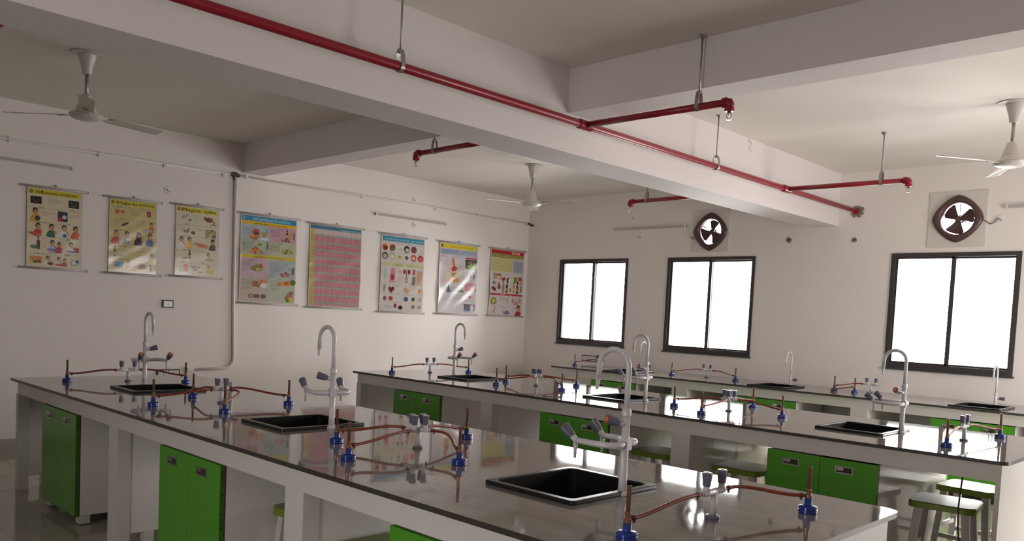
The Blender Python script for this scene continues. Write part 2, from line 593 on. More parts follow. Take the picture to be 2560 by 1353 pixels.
# ------------------------------------------------------------------ exhaust fans
def exhaust_fan(cx, cz, rot, bx, label, cord_side):
    root = tag(empty('exhaust_fan', (cx, 0, cz)), label, 'exhaust fan', 'exhaust fans high on the window wall')
    a, b, c, d = bx
    n = 40
    ro = 0.168
    # board: square with a round opening
    mbd = MB()
    circ, sq = [], []
    for i in range(n):
        t = 2 * PI * i / n
        u, v = math.cos(t), math.sin(t)
        circ.append((ro * u, v * ro))
        k = min((b if u > 0 else -a) / max(abs(u), 1e-6), (d if v > 0 else -c) / max(abs(v), 1e-6))
        sq.append((u * k, v * k))
    for corner in ((a, c), (b, c), (b, d), (a, d)):
        j = min(range(n), key=lambda q: (sq[q][0] - corner[0]) ** 2 + (sq[q][1] - corner[1]) ** 2)
        sq[j] = corner
    F = lambda L, y: [(p[0], y, p[1]) for p in L]
    mbd.loops([F(circ, -0.001), F(circ, -0.009), F(sq, -0.009), F(sq, -0.001), F(circ, -0.001)], M['board'], False, True, False, False)
    mbd.build('mounting_board', root)
    # rounded diamond housing ring
    def diamond(s_, y):
        out = []
        for i in range(n):
            t = 2 * PI * i / n
            e = 1.5
            r_ = s_ / ((abs(math.cos(t)) ** e + abs(math.sin(t)) ** e) ** (1 / e))
            out.append((r_ * math.cos(t), y, r_ * math.sin(t)))
        return out
    def ring(r_, y):
        return [(r_ * math.cos(2 * PI * i / n), y, r_ * math.sin(2 * PI * i / n)) for i in range(n)]
    h = MB()
    h.loops([diamond(0.243, -0.009), diamond(0.240, -0.026), diamond(0.222, -0.040), ring(0.180, -0.045), ring(0.163, -0.030),
             ring(0.158, 0.03), ring(0.158, 0.12)], M['maroon'], True, True, False, False)
    h.build('housing', root)
    for k in range(3):
        bl = MB()
        t0 = R(rot + 120 * k)
        X = Matrix.Rotation(-t0, 4, 'Y')
        pts = [(0.028, -0.020), (0.070, -0.040), (0.112, -0.066), (0.132, -0.062), (0.148, -0.020), (0.150, 0.010), (0.146, 0.040), (0.120, 0.056), (0.066, 0.034), (0.028, 0.020)]
        pts = [(x, z * 1.3) for x, z in pts]
        lo = [(x, 0.030 + z * 0.35, z) for x, z in pts]
        hi = [(x, 0.033 + z * 0.35, z) for x, z in pts]
        bl.loops([lo, hi], M['maroon'], False, True, True, True, X)
        bl.build('blade', root)
    hb = MB()
    hb.lathe([(0.0, -0.002), (0.026, 0.0), (0.034, 0.010), (0.036, 0.05), (0.045, 0.055), (0.045, 0.12), (0, 0.122)], M['maroon'], (0, 0.005, 0), (0, 1, 0), 20)
    hb.build('hub', root)
    sp = MB()
    for t in (75, 195, 315):
        u, v = math.cos(R(t + rot)), math.sin(R(t + rot))
        sp.tube([(0.03 * u, 0.09, 0.03 * v), (0.159 * u, 0.085, 0.159 * v)], 0.004, M['maroon'], 6)
    sp.build('motor_bracket', root)
    cd = MB()
    s = cord_side
    if s > 0:
        pts = [(0.232, -0.022, -0.02), (0.27, -0.012, -0.04), (0.30, -0.010, -0.065), (0.335, -0.009, -0.055), (0.36, -0.010, -0.022), (0.385, -0.008, -0.016)]
    else:
        pts = [(-0.215, -0.022, -0.055), (-0.25, -0.014, -0.085), (-0.275, -0.010, -0.070), (-0.30, -0.006, -0.055)]
    cd.tube(pts, 0.0035, M['black'], 6)
    cd.build('cord', root)
    return root


exhaust_fan(3.192, 2.682, 78, (-0.265, 0.262, -0.258, 0.275), 'maroon exhaust fan on pale board, the one closer to the chart wall', -1)
exhaust_fan(6.066, 2.705, 20, (-0.278, 0.268, -0.288, 0.282), 'maroon exhaust fan on pale board, the one above the largest window', 1)



# ------------------------------------------------------------------ conduits, boxes, battens on the walls
def conduit(name, pts, r, label, clips=(), clip_axis='y', group=None):
    root = tag(empty(name, pts[0]), label, 'conduit', group)
    o = Vector(pts[0])
    t = MB(); t.tube([Vector(p) - o for p in pts], r, M['pvc'], 10)
    t.build('tube', root)
    for c in clips:
        c = Vector(c) - o
        k = MB()
        if clip_axis == 'y':
            k.box(c.x - 0.011, c.x + 0.013, c.y - 0.014, c.y + 0.014, c.z - 0.016, c.z + 0.016, M['white_plastic'])
            k.box(c.x - 0.011, c.x + 0.004, c.y - 0.010, c.y + 0.010, c.z - 0.030, c.z + 0.020, M['white_plastic'])
        else:
            k.box(c.x - 0.011, c.x + 0.013, c.y - 0.016, c.y + 0.016, c.z - 0.012, c.z + 0.012, M['white_plastic'])
            k.box(c.x - 0.011, c.x + 0.004, c.y - 0.026, c.y + 0.020, c.z - 0.009, c.z + 0.009, M['white_plastic'])
        k.build('clip', root)
    return root


cz = 2.915
conduit('conduit', [(0.012, -11.9, cz - 0.03), (0.012, -7.129, cz - 0.015), (0.012, -4.865, cz)], 0.0115,
        'thin pale wiring conduit along the chart wall, above the three smaller charts',
        [(0.012, y, cz - 0.01) for y in (-9.0, -7.05, -6.27, -5.62, -4.97)], group='wiring conduits high on the chart wall')
conduit('conduit', [(0.012, -4.805, cz + 0.004), (0.012, -3.0, cz + 0.01), (0.012, -0.06, cz + 0.012)], 0.0115,
        'thin pale wiring conduit along the chart wall, above the five larger charts',
        [(0.012, y, cz + 0.008) for y in (-4.70, -3.12, -1.895, -1.09, -0.09)], group='wiring conduits high on the chart wall')
vp = [(0.0175, -4.833, cz - 0.02), (0.0175, -4.815, 1.5), (0.0175, -4.797, 0.86)]
vp += [(0.0175, -4.797 - 0.11 * (1 - math.cos(a)), 0.86 - 0.11 * math.sin(a)) for a in [PI / 2 * i / 8 for i in range(1, 9)]]
vp += [(0.0175, -5.27, 0.735)]
conduit('conduit', vp, 0.016, 'vertical pale conduit dropping from the dark junction box to the bench sockets',
        [(0.0175, -4.823, 2.35), (0.0175, -4.816, 1.90), (0.0175, -4.808, 1.44)], 'z')
jb = MB()
jb.lathe([(0.034, 0), (0.036, 0.004), (0.034, 0.028), (0, 0.03)], M['junction'], (0, 0, 0), (1, 0, 0), 16)
jb.box(0.004, 0.026, -0.052, 0.052, -0.016, 0.016, M['junction'])
jb.box(0.004, 0.026, -0.016, 0.016, -0.056, 0, M['junction'])
tag(jb.build('junction_box', loc=(0.001, -4.835, cz)), 'dark round junction box where the wiring conduits meet below the cross beam', 'junction box')
st = MB()
st.tube([(0.013, -0.05, cz + 0.01), (0.022, -0.03, cz + 0.004), (0.05, -0.016, cz - 0.014), (0.085, -0.016, cz - 0.024), (0.10, -0.018, cz - 0.024)], 0.013, M['black'], 10)
tag(st.build('cable_sleeve'), 'short black cable sleeve sticking out of the wall corner', 'cable sleeve')


def batten(loc, length, axis, label):
    root = tag(empty('tube_light', loc), label, 'tube light', 'slim tube lights on the walls')
    X = Matrix.Identity(4) if axis == 'y' else Matrix.Rotation(-PI / 2, 4, 'Z')
    b = MB(); b.box(0.001, 0.020, 0.0, length, -0.016, 0.016, M['pvc'], X); b.build('housing', root)
    b = MB(); b.box(0.020, 0.034, 0.02, length - 0.02, -0.012, 0.012, M['rod_grey'], X); b.build('diffuser', root)
    for y in (0.0, length - 0.02):
        b = MB(); b.box(0.0005, 0.037, y, y + 0.02, -0.018, 0.018, M['pvc'], X); b.build('end_cap', root)


batten((0, -7.72, 2.717), 1.215, 'y', 'slim unlit tube light on the chart wall above the Influenza chart')
batten((0, -2.911, 2.722), 1.208, 'y', 'slim unlit tube light on the chart wall above the chart of round food pictures')
batten((1.659, 0, 2.768), 1.17, 'x', 'slim unlit tube light above the window nearest the chart wall')
batten((6.50, 0, 2.80), 1.20, 'x', 'slim unlit tube light beside the second exhaust fan')


def rose(loc, label, n=1, north=False):
    root = tag(empty('ceiling_rose', loc), label, 'wiring point', 'round wiring points on the walls')
    ax = (0, -1, 0) if north else (1, 0, 0)
    b = MB(); b.lathe([(0.040, 0.0), (0.040, 0.005), (0.030, 0.008), (0, 0.008)], M['wall'], (0, 0, 0), ax, 20); b.build('cover_plate', root)
    w = MB()
    d = Vector(ax)
    s = Vector((1, 0, 0)) if north else Vector((0, 1, 0))
    for k, (a, z) in enumerate(((-0.012, 0.008), (0.013, -0.006))):
        p = s * a + Vector((0, 0, z))
        w.tube([p + d * 0.006, p + d * 0.016 + Vector((0, 0, -0.006)), p + d * 0.018 + Vector((0, 0, -0.018))], 0.003, M['clip'], 6)
    w.build('wire_stub', root)


rose((0, -5.576, 2.645), 'round wiring point between the Malaria and Plague charts, near their tops')
rose((0, -2.277, 2.985), 'round wiring point touching the conduit above the tube light')
rose((0, -2.254, 2.655), 'round wiring point just below the tube light on the chart wall')
rose((2.10, 0, 2.655), 'round wiring point below the tube light near the first exhaust fan', north=True)
rose((1.98, 0, 2.92), 'round wiring point above the tube light near the first exhaust fan', north=True)
rose((6.452, 0, 2.688), 'round wiring point where the second exhaust fan cord ends', north=True)


def switch_board(loc, w, h, n, label, north=False):
    root = tag(empty('switch_board', loc), label, 'socket', None)
    X = Matrix.Rotation(-PI / 2, 4, 'Z') if north else Matrix.Identity(4)
    b = MB(); b.box(0.0005, 0.014, -w / 2, w / 2, -h / 2, h / 2, M['black'], X); b.build('frame', root)
    g = (w - 0.02) / n
    for i in range(n):
        y0 = -w / 2 + 0.01 + g * i
        m = MB()
        m.box(0.014, 0.019, y0 + 0.003, y0 + g - 0.003, -h / 2 + 0.012, h / 2 - 0.012, M['white_plastic'], X)
        cy = y0 + g / 2
        for dy, dz in ((-0.008, -0.008), (0.008, -0.008), (0, 0.010)):
            m.box(0.0188, 0.0194, cy + dy - 0.002, cy + dy + 0.002, dz - 0.003, dz + 0.003, M['black'], X)
        m.build('socket_module' if i % 2 == 0 else 'rocker_switch', root)
    return root


switch_board((0, -5.552, 1.443), 0.118, 0.085, 1, 'single black framed socket on the chart wall below the Plague chart')
switch_board((0, -5.53, 0.70), 0.245, 0.085, 4, 'black framed socket strip on the chart wall, behind the front bench')
b = MB(); b.box(0.0005, 0.03, -0.045, 0.045, -0.03, 0.03, M['white_plastic'])
b.box(0.03, 0.042, -0.03, 0.03, -0.02, 0.02, M['white_plastic'])
tag(b.build('conduit_box', loc=(0, -5.30, 0.735)), 'small white conduit box beside the socket strip on the chart wall', 'conduit box')
switch_board((1.335, 0, 0.932), 0.275, 0.085, 5, 'black framed socket strip on the window wall, by the end of the wall bench', True)
b = MB(); b.box(0.0005, 0.014, -0.05, 0.05, -0.03, 0.03, M['pvc'])
tag(b.build('blank_plate', loc=(0, -7.16, 1.75)), 'small pale blank plate on the chart wall beside the Influenza chart', 'blank plate')

# ------------------------------------------------------------------ sprinkler pipe and hangers
PX, PZ = 5.03, 2.838
root = tag(empty('sprinkler_pipe', (PX, 0, PZ)), 'red sprinkler pipe run hanging beside the deep beam with cross branches', 'sprinkler pipe')
p = MB(); p.tube([(0, RY + 0.02, -0.01), (0, -6, 0), (0, -0.003, 0)], 0.0265, M['pipe_red'], 16); p.build('main_pipe', root)
def sprinkler_end(bo, ex, sx, by):
    e = MB()
    e.lathe([(0.023, 0), (0.031, 0.002), (0.031, 0.028), (0.026, 0.03)], M['pipe_red'], (ex - sx * 0.01, by, -0.006), (sx, 0, 0), 14)
    e.tube([(ex + sx * 0.015, by, -0.006), (ex + sx * 0.030, by, -0.010), (ex + sx * 0.036, by, -0.022), (ex + sx * 0.036, by, -0.045)], [0.027, 0.030, 0.029, 0.026], M['pipe_red'], 14)
    e.lathe([(0.024, 0), (0.030, 0.001), (0.030, 0.022), (0.024, 0.023)], M['pipe_red'], (ex + sx * 0.036, by, -0.040), (0, 0, -1), 14)
    e.build('elbow', bo)
    h = MB()
    hx = ex + sx * 0.036
    h.lathe([(0.011, 0), (0.012, 0.008), (0.007, 0.012), (0.004, 0.016), (0.004, 0.030)], M['chrome'], (hx, by, -0.060), (0, 0, -1), 10)
    for s2 in (-1, 1):
        h.tube([(hx + s2 * 0.009, by, -0.068), (hx + s2 * 0.016, by, -0.085), (hx + s2 * 0.010, by, -0.102), (hx, by, -0.110)], 0.0028, M['chrome'], 6)
    h.lathe([(0.0, 0), (0.016, 0.001), (0.016, 0.003), (0, 0.004)], M['chrome'], (hx, by, -0.109), (0, 0, -1), 12)
    h.build('sprinkler_head', bo)


BRY = (-8.07, -4.794, -1.724)
for by in BRY:
    b = MB(); b.tube([(0.0, by, 0), (1.085, by, -0.006)], 0.022, M['pipe_red'], 14)
    sprinkler_end(b.build('branch_pipe', root), 1.085, 1, by)
for by, l in zip(BRY, ('red branch pipe cut off by the picture edge, above the front ceiling fan',
                       'red branch pipe coming out of the deep beam beside the cross beam',
                       'red branch pipe coming out of the deep beam near the smaller exhaust fan')):
    br = tag(empty('sprinkler_branch', (BX0, by, PZ)), l, 'sprinkler pipe', 'red branch pipes beyond the deep beam')
    b = MB(); b.tube([(0.0, 0, 0), (-1.235, 0, -0.006)], 0.022, M['pipe_red'], 14); b.build('branch_pipe', br)
    w = MB(); w.lathe([(0.022, 0), (0.032, 0.001), (0.032, 0.004), (0.022, 0.006)], M['pipe_red'], (0, 0, 0), (-1, 0, 0), 14); w.build('wall_flange', br)
    sprinkler_end(br, -1.235, -1, 0)
for by in (-8.14, -4.86, -1.80):
    t = MB(); t.lathe([(0.027, 0), (0.034, 0.003), (0.034, 0.13), (0.027, 0.133)], M['pipe_red'], (0, by, 0), (0, 1, 0), 16)
    t.build('tee_fitting', root)
t = MB(); t.lathe([(0.027, 0), (0.036, 0.004), (0.036, 0.03), (0.027, 0.034)], M['pipe_red'], (0, -0.040, 0), (0, 1, 0), 16); t.build('wall_coupling', root)


def make_hanger(rp):
    root = tag(empty('pipe_hanger'), 'x', 'pipe hanger', 'galvanised hangers of the red pipe')
    drop = RZ - PZ
    a = MB(); a.lathe([(0.006, 0), (0.022, 0.001), (0.016, 0.010), (0.007, 0.016)], M['galv'], (0, 0, drop - 0.0005), (0, 0, -1), 12); a.build('ceiling_anchor', root)
    a = MB(); a.tube([(0, 0, drop - 0.01), (0, 0, 0.075)], 0.0058, M['galv'], 8); a.build('threaded_rod', root)
    a = MB()
    w = 0.013
    pts = []
    for i in range(25):
        t = -PI / 2 + 2 * PI * i / 24
        r_ = rp + 0.002
        z = r_ * math.sin(t); x = r_ * math.cos(t)
        if math.sin(t) > 0:
            z = math.sin(t) * 0.085
            x = x if math.sin(t) < 0.9 else x * 0.9
        pts.append((x, z))
    inn = [(x, -w, z) for x, z in pts]; inn2 = [(x, w, z) for x, z in pts]
    k = 1 + 0.004 / rp
    out = [(x * k, -w, z * k) for x, z in pts]; out2 = [(x * k, w, z * k) for x, z in pts]
    a.loops([inn, inn2, out2, out, inn], M['galv'], False, False, False, False)
    a.lathe([(0.011, 0), (0.011, 0.010)], M['galv'], (0, 0, 0.078), (0, 0, 1), 6)
    a.build('strap', root)
    return root


hm = Proto(make_hanger(0.0265)); hb = Proto(make_hanger(0.022))
for y, l in ((-6.406, 'galvanised hanger on the red main pipe, above the front bench'), (-3.038, 'galvanised hanger on the red main pipe, between the two nearer branches and the wall')):
    hm.place((PX, y, PZ), 0, l)
for x, y, l in ((5.936, -4.794, 'galvanised hanger on the open bay branch of the middle red branch pipe'),
                (3.418, -4.794, 'galvanised hanger behind the deep beam on the middle red branch pipe'),
                (5.915, -1.724, 'galvanised hanger on the open bay branch nearest the window wall'),
                (3.403, -1.724, 'galvanised hanger behind the deep beam on the branch nearest the window wall')):
    hb.place((x, y, PZ - 0.004), PI / 2, l)
hk = MB()
hk.tube([(0, 0, 0.02), (0.012, 0, 0.0), (0.030, 0, -0.012), (0.030, 0, -0.03), (0.016, 0.004, -0.05), (0.020, 0.006, -0.075), (0.035, 0.006, -0.095)], 0.0055, M['pvc'], 8)
hk.lathe([(0.014, 0), (0.014, 0.004)], M['pvc'], (0.0, 0, 0.015), (1, 0, 0), 10)
tag(hk.build('wire_hook', loc=(BX1, -2.132, 3.235)), 'small curled wire stub on the face of the deep beam', 'wire hook')


# ------------------------------------------------------------------ ceiling fans
def make_fan():
    root = tag(empty('ceiling_fan'), 'x', 'ceiling fan', 'white ceiling fans')
    b = MB(); b.lathe([(0.028, 0.0), (0.030, 0.002), (0.038, 0.05), (0.050, 0.09), (0.060, 0.13), (0.066, 0.145), (0.066, 0.150)], M['fan_paint'], (0, 0, -0.150), (0, 0, 1), 24)
    b.lathe([(0.010, 0), (0.105, 0), (0.105, 0.006), (0.01, 0.006)], M['fan_paint'], (0.02, 0, -0.008), (0, 0, 1), 24)
    b.build('canopy', root)
    b = MB(); b.tube([(0, 0, -0.13), (0, 0, -0.33)], 0.0125, M['galv'], 12); b.build('downrod', root)
    b = MB(); b.lathe([(0.018, 0), (0.034, -0.012), (0.042, -0.035), (0.048, -0.055), (0.064, -0.10), (0.062, -0.105), (0.066, -0.108), (0.074, -0.125), (0.090, -0.150), (0.094, -0.158)], M['fan_paint'], (0, 0, -0.290), (0, 0, 1), 26)
    b.build('motor_housing', root)
    b = MB(); b.lathe([(0.113, 0), (0.118, -0.006), (0.112, -0.018), (0.085, -0.032), (0.045, -0.041), (0, -0.044)], M['fan_paint'], (0, 0, -0.445), (0, 0, 1), 30)
    b.lathe([(0.094, 0.004), (0.113, 0.004), (0.113, 0.0)], M['fan_paint'], (0, 0, -0.445), (0, 0, 1), 30)
    b.build('bottom_cover', root)
    for k in range(3):
        X = Matrix.Rotation(2 * PI * k / 3, 4, 'Z') @ Matrix.Translation((0, 0, -0.452)) @ Matrix.Rotation(R(-11), 4, 'X')
        bl = MB()
        o = rrect(0.165, 0.61, -0.058, 0.058, 0.02, 4)
        o = [(x, y * (0.86 + 0.22 * (x - 0.165))) for x, y in o]
        bl.loops([[(x, y, 0.010 * (1 - (y / 0.06) ** 2)) for x, y in o], [(x, y, 0.0025 + 0.010 * (1 - (y / 0.06) ** 2)) for x, y in o]], M['fan_blade'], False, True, True, True, X)
        bo = bl.build('blade', root)
        ar = MB(); ar.box(0.09, 0.21, -0.018, 0.018, -0.004, 0.001, M['fan_paint'], X); ar.build('blade_arm', bo)
    return root


fan = Proto(make_fan())
fan.place((2.142, -7.084, RZ), R(-18), 'white ceiling fan over the front bench, one blade towards the camera')
fan.place((2.078, -2.174, RZ), R(8), 'white ceiling fan in the bay at the wall corner')
fan.place((7.03, -2.176, RZ), R(236), 'white ceiling fan before the second exhaust fan, clear of the red pipe')


# ------------------------------------------------------------------ benches
ZT, TH = 0.85, 0.02


def worktop(x0, x1, y0, y1, holes, round_end, label, group=None):
    ob = MB()
    r = 0.055
    o = rrect(x0, x1, y0, y1, r, 6, (0, round_end, round_end, 0))
    # keep the rounded outline only at the ends, fill the middle on a grid around the sink openings
    us = sorted({x0 + r, x1 - r, *[h[0] for h in holes], *[h[1] for h in holes]})
    vs = sorted({y0, y1, *[h[2] for h in holes], *[h[3] for h in holes]})
    def cell(i, j):
        if i < 0 or j < 0 or i >= len(us) - 1 or j >= len(vs) - 1:
            return False
        cu, cv = (us[i] + us[i + 1]) / 2, (vs[j] + vs[j + 1]) / 2
        return not any(h[0] < cu < h[1] and h[2] < cv < h[3] for h in holes)
    bm = bmesh.new()
    cache = {}
    def V(x, y, z):
        k = (round(x, 5), round(y, 5), round(z, 5))
        if k not in cache:
            cache[k] = bm.verts.new(k)
        return cache[k]
    def face(*p):
        q = []
        for v in p:
            if v not in q:
                q.append(v)
        try:
            bm.faces.new(q)
        except ValueError:
            pass
    zt, zb = ZT, ZT - TH
    for i in range(len(us) - 1):
        for j in range(len(vs) - 1):
            if not cell(i, j):
                continue
            a, b, c, d = us[i], us[i + 1], vs[j], vs[j + 1]
            face(V(a, c, zt), V(b, c, zt), V(b, d, zt), V(a, d, zt))
            face(V(a, d, zb), V(b, d, zb), V(b, c, zb), V(a, c, zb))
            if not cell(i, j - 1): face(V(a, c, zb), V(b, c, zb), V(b, c, zt), V(a, c, zt))
            if not cell(i, j + 1): face(V(b, d, zb), V(a, d, zb), V(a, d, zt), V(b, d, zt))
            if not cell(i - 1, j) and i > 0: face(V(a, d, zb), V(a, c, zb), V(a, c, zt), V(a, d, zt))
            if not cell(i + 1, j) and i < len(us) - 2: face(V(b, c, zb), V(b, d, zb), V(b, d, zt), V(b, c, zt))
    L_ = [p for p in o if p[0] < x0 + r + 1e-6]
    R_ = [p for p in o if p[0] > x1 - r - 1e-6]
    def endcap(pts, xi):
        # boundary points down the inner line
        pts = list(pts)
        mids = [(xi, v) for v in vs]
        allp = [p for p in pts if abs(p[0] - xi) > 1e-6]
        return allp, mids
    lp, lm = endcap(L_, x0 + r)
    rp, rm = endcap(R_, x1 - r)
    lp.sort(key=lambda p: -p[1])
    rp.sort(key=lambda p: p[1])
    # left: going down the outer side then up the inner line
    for outer, inner in ((lp, lm), (rp, rm[::-1])):
        loop = list(outer) + list(inner)
        face(*[V(x, y, zt) for x, y in loop])
        face(*[V(x, y, zb) for x, y in loop[::-1]])
        chain = [inner[-1]] + list(outer) + [inner[0]]
        for p, q in zip(chain, chain[1:]):
            face(V(*p, zb), V(*q, zb), V(*q, zt), V(*p, zt))
    bmesh.ops.recalc_face_normals(bm, faces=bm.faces)
    me = bpy.data.meshes.new('worktop')
    bm.to_mesh(me); bm.free()
    me.materials.append(M['worktop'])
    me.materials.append(M['laminate'])           # white board underside
    me.materials.append(M['stone_edge'])
    for p in me.polygons:
        if p.normal.z < -0.5:
            p.material_index = 1
        elif p.normal.z < 0.5:
            p.material_index = 2
    ob = bpy.data.objects.new('worktop', me)
    C.objects.link(ob)
    return tag(ob, label, 'worktop', group)


def make_sink():
    s = MB()
    w, h = 0.22, 0.255
    RR = lambda dx, dy, r, z: [(x, y, z) for x, y in rrect(-dx, dx, -dy, dy, r, 5)]
    s.loops([RR(w - 0.002, h - 0.002, 0.012, 0.0005), RR(w, h, 0.014, 0.003), RR(w, h, 0.014, 0.013), RR(w - 0.003, h - 0.003, 0.014, 0.016),
             RR(w - 0.026, h - 0.026, 0.03, 0.016), RR(w - 0.030, h - 0.030, 0.03, 0.012)], M['sink'], False, True, False, False)
    s.loops([RR(w - 0.030, h - 0.030, 0.03, 0.012), RR(w - 0.036, h - 0.036, 0.04, -0.17), RR(w - 0.055, h - 0.055, 0.04, -0.19)], M['sink_in'], True, True, False, True)
    s.loops([RR(w - 0.024, h - 0.024, 0.03, -0.002), RR(w - 0.030, h - 0.030, 0.04, -0.175), RR(w - 0.05, h - 0.05, 0.04, -0.195)], M['sink'], True, True, False, True)
    s.loops([RR(w - 0.024, h - 0.024, 0.03, -0.002), RR(w - 0.002, h - 0.002, 0.012, 0.0005)], M['sink'], False, True, False, False)
    root = tag(empty('sink'), 'x', 'sink', 'black drop-in sinks in the benches')
    s.build('basin', root)
    d = MB(); d.lathe([(0, 0.002), (0.035, 0.002), (0.040, 0.0), (0.040, -0.001)], M['dark_steel'], (0, 0, -0.189), (0, 0, 1), 18); d.build('drain', root)
    return root


def make_knob(mb_root, at, direction, s=1.0, cap='knob_red', dot='knob_yellow'):
    """tapered fluted knob with a coloured indicator cap"""
    k = MB()
    n = 24
    d = Vector(direction).normalized()
    q = d.to_track_quat('Z', 'Y').to_matrix()
    at = Vector(at)
    def ring(r, z):
        out = []
        for j in range(n):
            rr = r * (1 + (0.035 if j % 2 else -0.035))
            out.append(tuple(at + q @ Vector((rr * math.cos(2 * PI * j / n), rr * math.sin(2 * PI * j / n), z))))
        return out
    k.loops([ring(0.0125 * s, 0.0), ring(0.0135 * s, 0.003 * s), ring(0.0175 * s, 0.042 * s), ring(0.0165 * s, 0.045 * s)], M['knob'], False)
    o = k.build('knob', mb_root)
    c = MB()
    c.lathe([(0.0145 * s, 0), (0.014 * s, 0.0015 * s), (0.007 * s, 0.0018 * s)], M[cap], at + d * 0.0449 * s, d, 16)
    c.lathe([(0.007 * s, 0), (0.006 * s, 0.0008 * s), (0, 0.001 * s)], M[dot], at + d * 0.0466 * s, d, 12)
    c.build('indicator_cap', o)
    return o


def make_faucet(swing):
    """pillar faucet, spout along +x, horseshoe of two side taps swung by an angle"""
    root = tag(empty('lab_faucet'), 'x', 'faucet', 'tall white pillar faucets on the island benches')
    m = M['white_metal']
    b = MB()
    b.lathe([(0.024, 0), (0.026, 0.002), (0.026, 0.009), (0.020, 0.013), (0.0165, 0.018)], m, (0, 0, 0), (0, 0, 1), 22); b.build('base_flange', root)
    b = MB(); b.tube([(0, 0, 0.012), (0, 0, 0.06), (0, 0, 0.31)], [0.0175, 0.0155, 0.0140], m, 16)
    b.lathe([(0.014, 0), (0.0175, 0.003), (0.0175, 0.022), (0.0125, 0.030)], m, (0, 0, 0.292), (0, 0, 1), 18)
    b.build('column', root)
    b = MB()
    rr = 0.069
    pts = [(0, 0, 0.315), (0, 0, 0.39)] + [(rr - rr * math.cos(a), 0, 0.466 + rr * math.sin(a)) for a in [PI * i / 18 for i in range(19)]]
    pts += [(2 * rr + 0.003, 0, 0.42)]
    b.tube(pts, 0.0108, m, 14)
    b.lathe([(0.0108, 0), (0.0108, 0.006), (0.0085, 0.010), (0.0095, 0.014), (0.007, 0.018), (0.0082, 0.023), (0.0062, 0.027), (0.0072, 0.032), (0.0055, 0.037), (0.0062, 0.042), (0.005, 0.046)], m,
            (2 * rr + 0.003, 0, 0.424), (0.06, 0, -1), 12)
    b.build('spout', root)
    b = MB(); b.tube([(0, 0, 0.262), (0.008, 0.020, 0.266), (0.013, 0.033, 0.270)], [0.0125, 0.011, 0.010], m, 12); b.build('valve_stem', root)
    make_knob(root, (0.012, 0.031, 0.269), (0.35, 0.9, 0.28), 1.12)
    S = Matrix.Rotation(swing, 4, 'Z')
    b = MB(); b.box(-0.020, 0.020, -0.019, 0.019, 0.168, 0.212, m, S); b.build('hub_block', root)
    for s in (1, -1):
        b = MB()
        pts = bezier((0, s * 0.012, 0.19), (-0.030, s * 0.100, 0.19), (0.03, s * 0.112, 0.19), (0.152, s * 0.098, 0.194), 16)
        pts = [tuple(S @ Vector(p)) for p in pts]
        b.tube(pts, [0.0135 - 0.0025 * i / 16 for i in range(17)], m, 12)
        e = Vector(pts[-1])
        dr = (S @ Vector((0.72, s * 0.10, 0.70))).normalized()
        b.tube([e - dr * 0.012, e + dr * 0.022], 0.0115, m, 12)
        b.lathe([(0.0095, 0), (0.0085, 0.028), (0.0062, 0.030), (0.0050, 0.062)], m, e + Vector((0, 0, -0.004)), (0, 0, -1), 12)
        a = b.build('side_tap', root)
        make_knob(a, e + dr * 0.020, dr, 1.12)
    return root


def make_wall_faucet():
    root = tag(empty('swan_neck_faucet'), 'x', 'faucet', 'slim white swan-neck faucets on the wall bench')
    m = M['white_enamel']
    b = MB(); b.lathe([(0.020, 0), (0.022, 0.002), (0.022, 0.007), (0.016, 0.012)], m, (0, 0, 0), (0, 0, 1), 18); b.build('base_flange', root)
    b = MB(); b.tube([(0, 0, 0.01), (0, 0, 0.10)], 0.0140, m, 14)
    b.lathe([(0.014, 0), (0.016, 0.004), (0.016, 0.016), (0.010, 0.022)], m, (0, 0, 0.096), (0, 0, 1), 16); b.build('column', root)
    b = MB()
    rr = 0.066
    pts = [(0, 0, 0.11), (0, 0, 0.22)] + [(0, -(rr - rr * math.cos(a)), 0.315 + rr * math.sin(a)) for a in [PI * i / 16 for i in range(16)]]
    pts += [(0, -2 * rr - 0.003, 0.285), (0, -2 * rr - 0.008, 0.235)]
    b.tube(pts, [0.0095] * (len(pts) - 2) + [0.009, 0.006], m, 12); b.build('spout', root)
    b = MB(); b.tube([(0.006, 0, 0.062), (0.034, 0, 0.064)], 0.009, m, 10); b.build('valve_stem', root)
    make_knob(root, (0.032, 0, 0.064), (1, 0, 0.05))
    return root


def make_gas_tap(n):
    root = tag(empty('gas_tap'), 'x', 'gas tap', 'gas taps on the benches')
    m = M['white_metal']
    b = MB(); b.lathe([(0.024, 0), (0.0245, 0.002), (0.0245, 0.008), (0.022, 0.011), (0.011, 0.013)], M['knob'], (0, 0, 0), (0, 0, 1), 22); b.build('flange', root)
    b = MB(); b.tube([(0, 0, 0.011), (0, 0, 0.088)], [0.0125, 0.0115], m, 16); b.build('stem', root)
    kx, tip = (0.048, 0.100) if n == 2 else (0.037, 0.088)
    for k in range(n):
        a = 2 * PI * k / n
        X = Matrix.Rotation(a, 4, 'Z')
        b = MB()
        b.tube([(-0.004, 0, 0.090), (kx + 0.012, 0, 0.090), (kx + 0.020, 0, 0.090)], [0.0115, 0.0110, 0.0085], m, 14, X)
        b.tube([(kx + 0.019, 0, 0.090), (tip - 0.016, 0, 0.090), (tip, 0, 0.090)], [0.0068, 0.0062, 0.0048], m, 10, X)
        b.tube([(kx, 0, 0.092), (kx, 0, 0.116)], [0.0120, 0.0105], m, 14, X)
        ao = b.build('outlet_arm', root)
        make_knob(ao, X @ Vector((kx, 0, 0.114)), (0, 0, 1), 0.98, 'cap_pale', 'cap_pale')
    return root


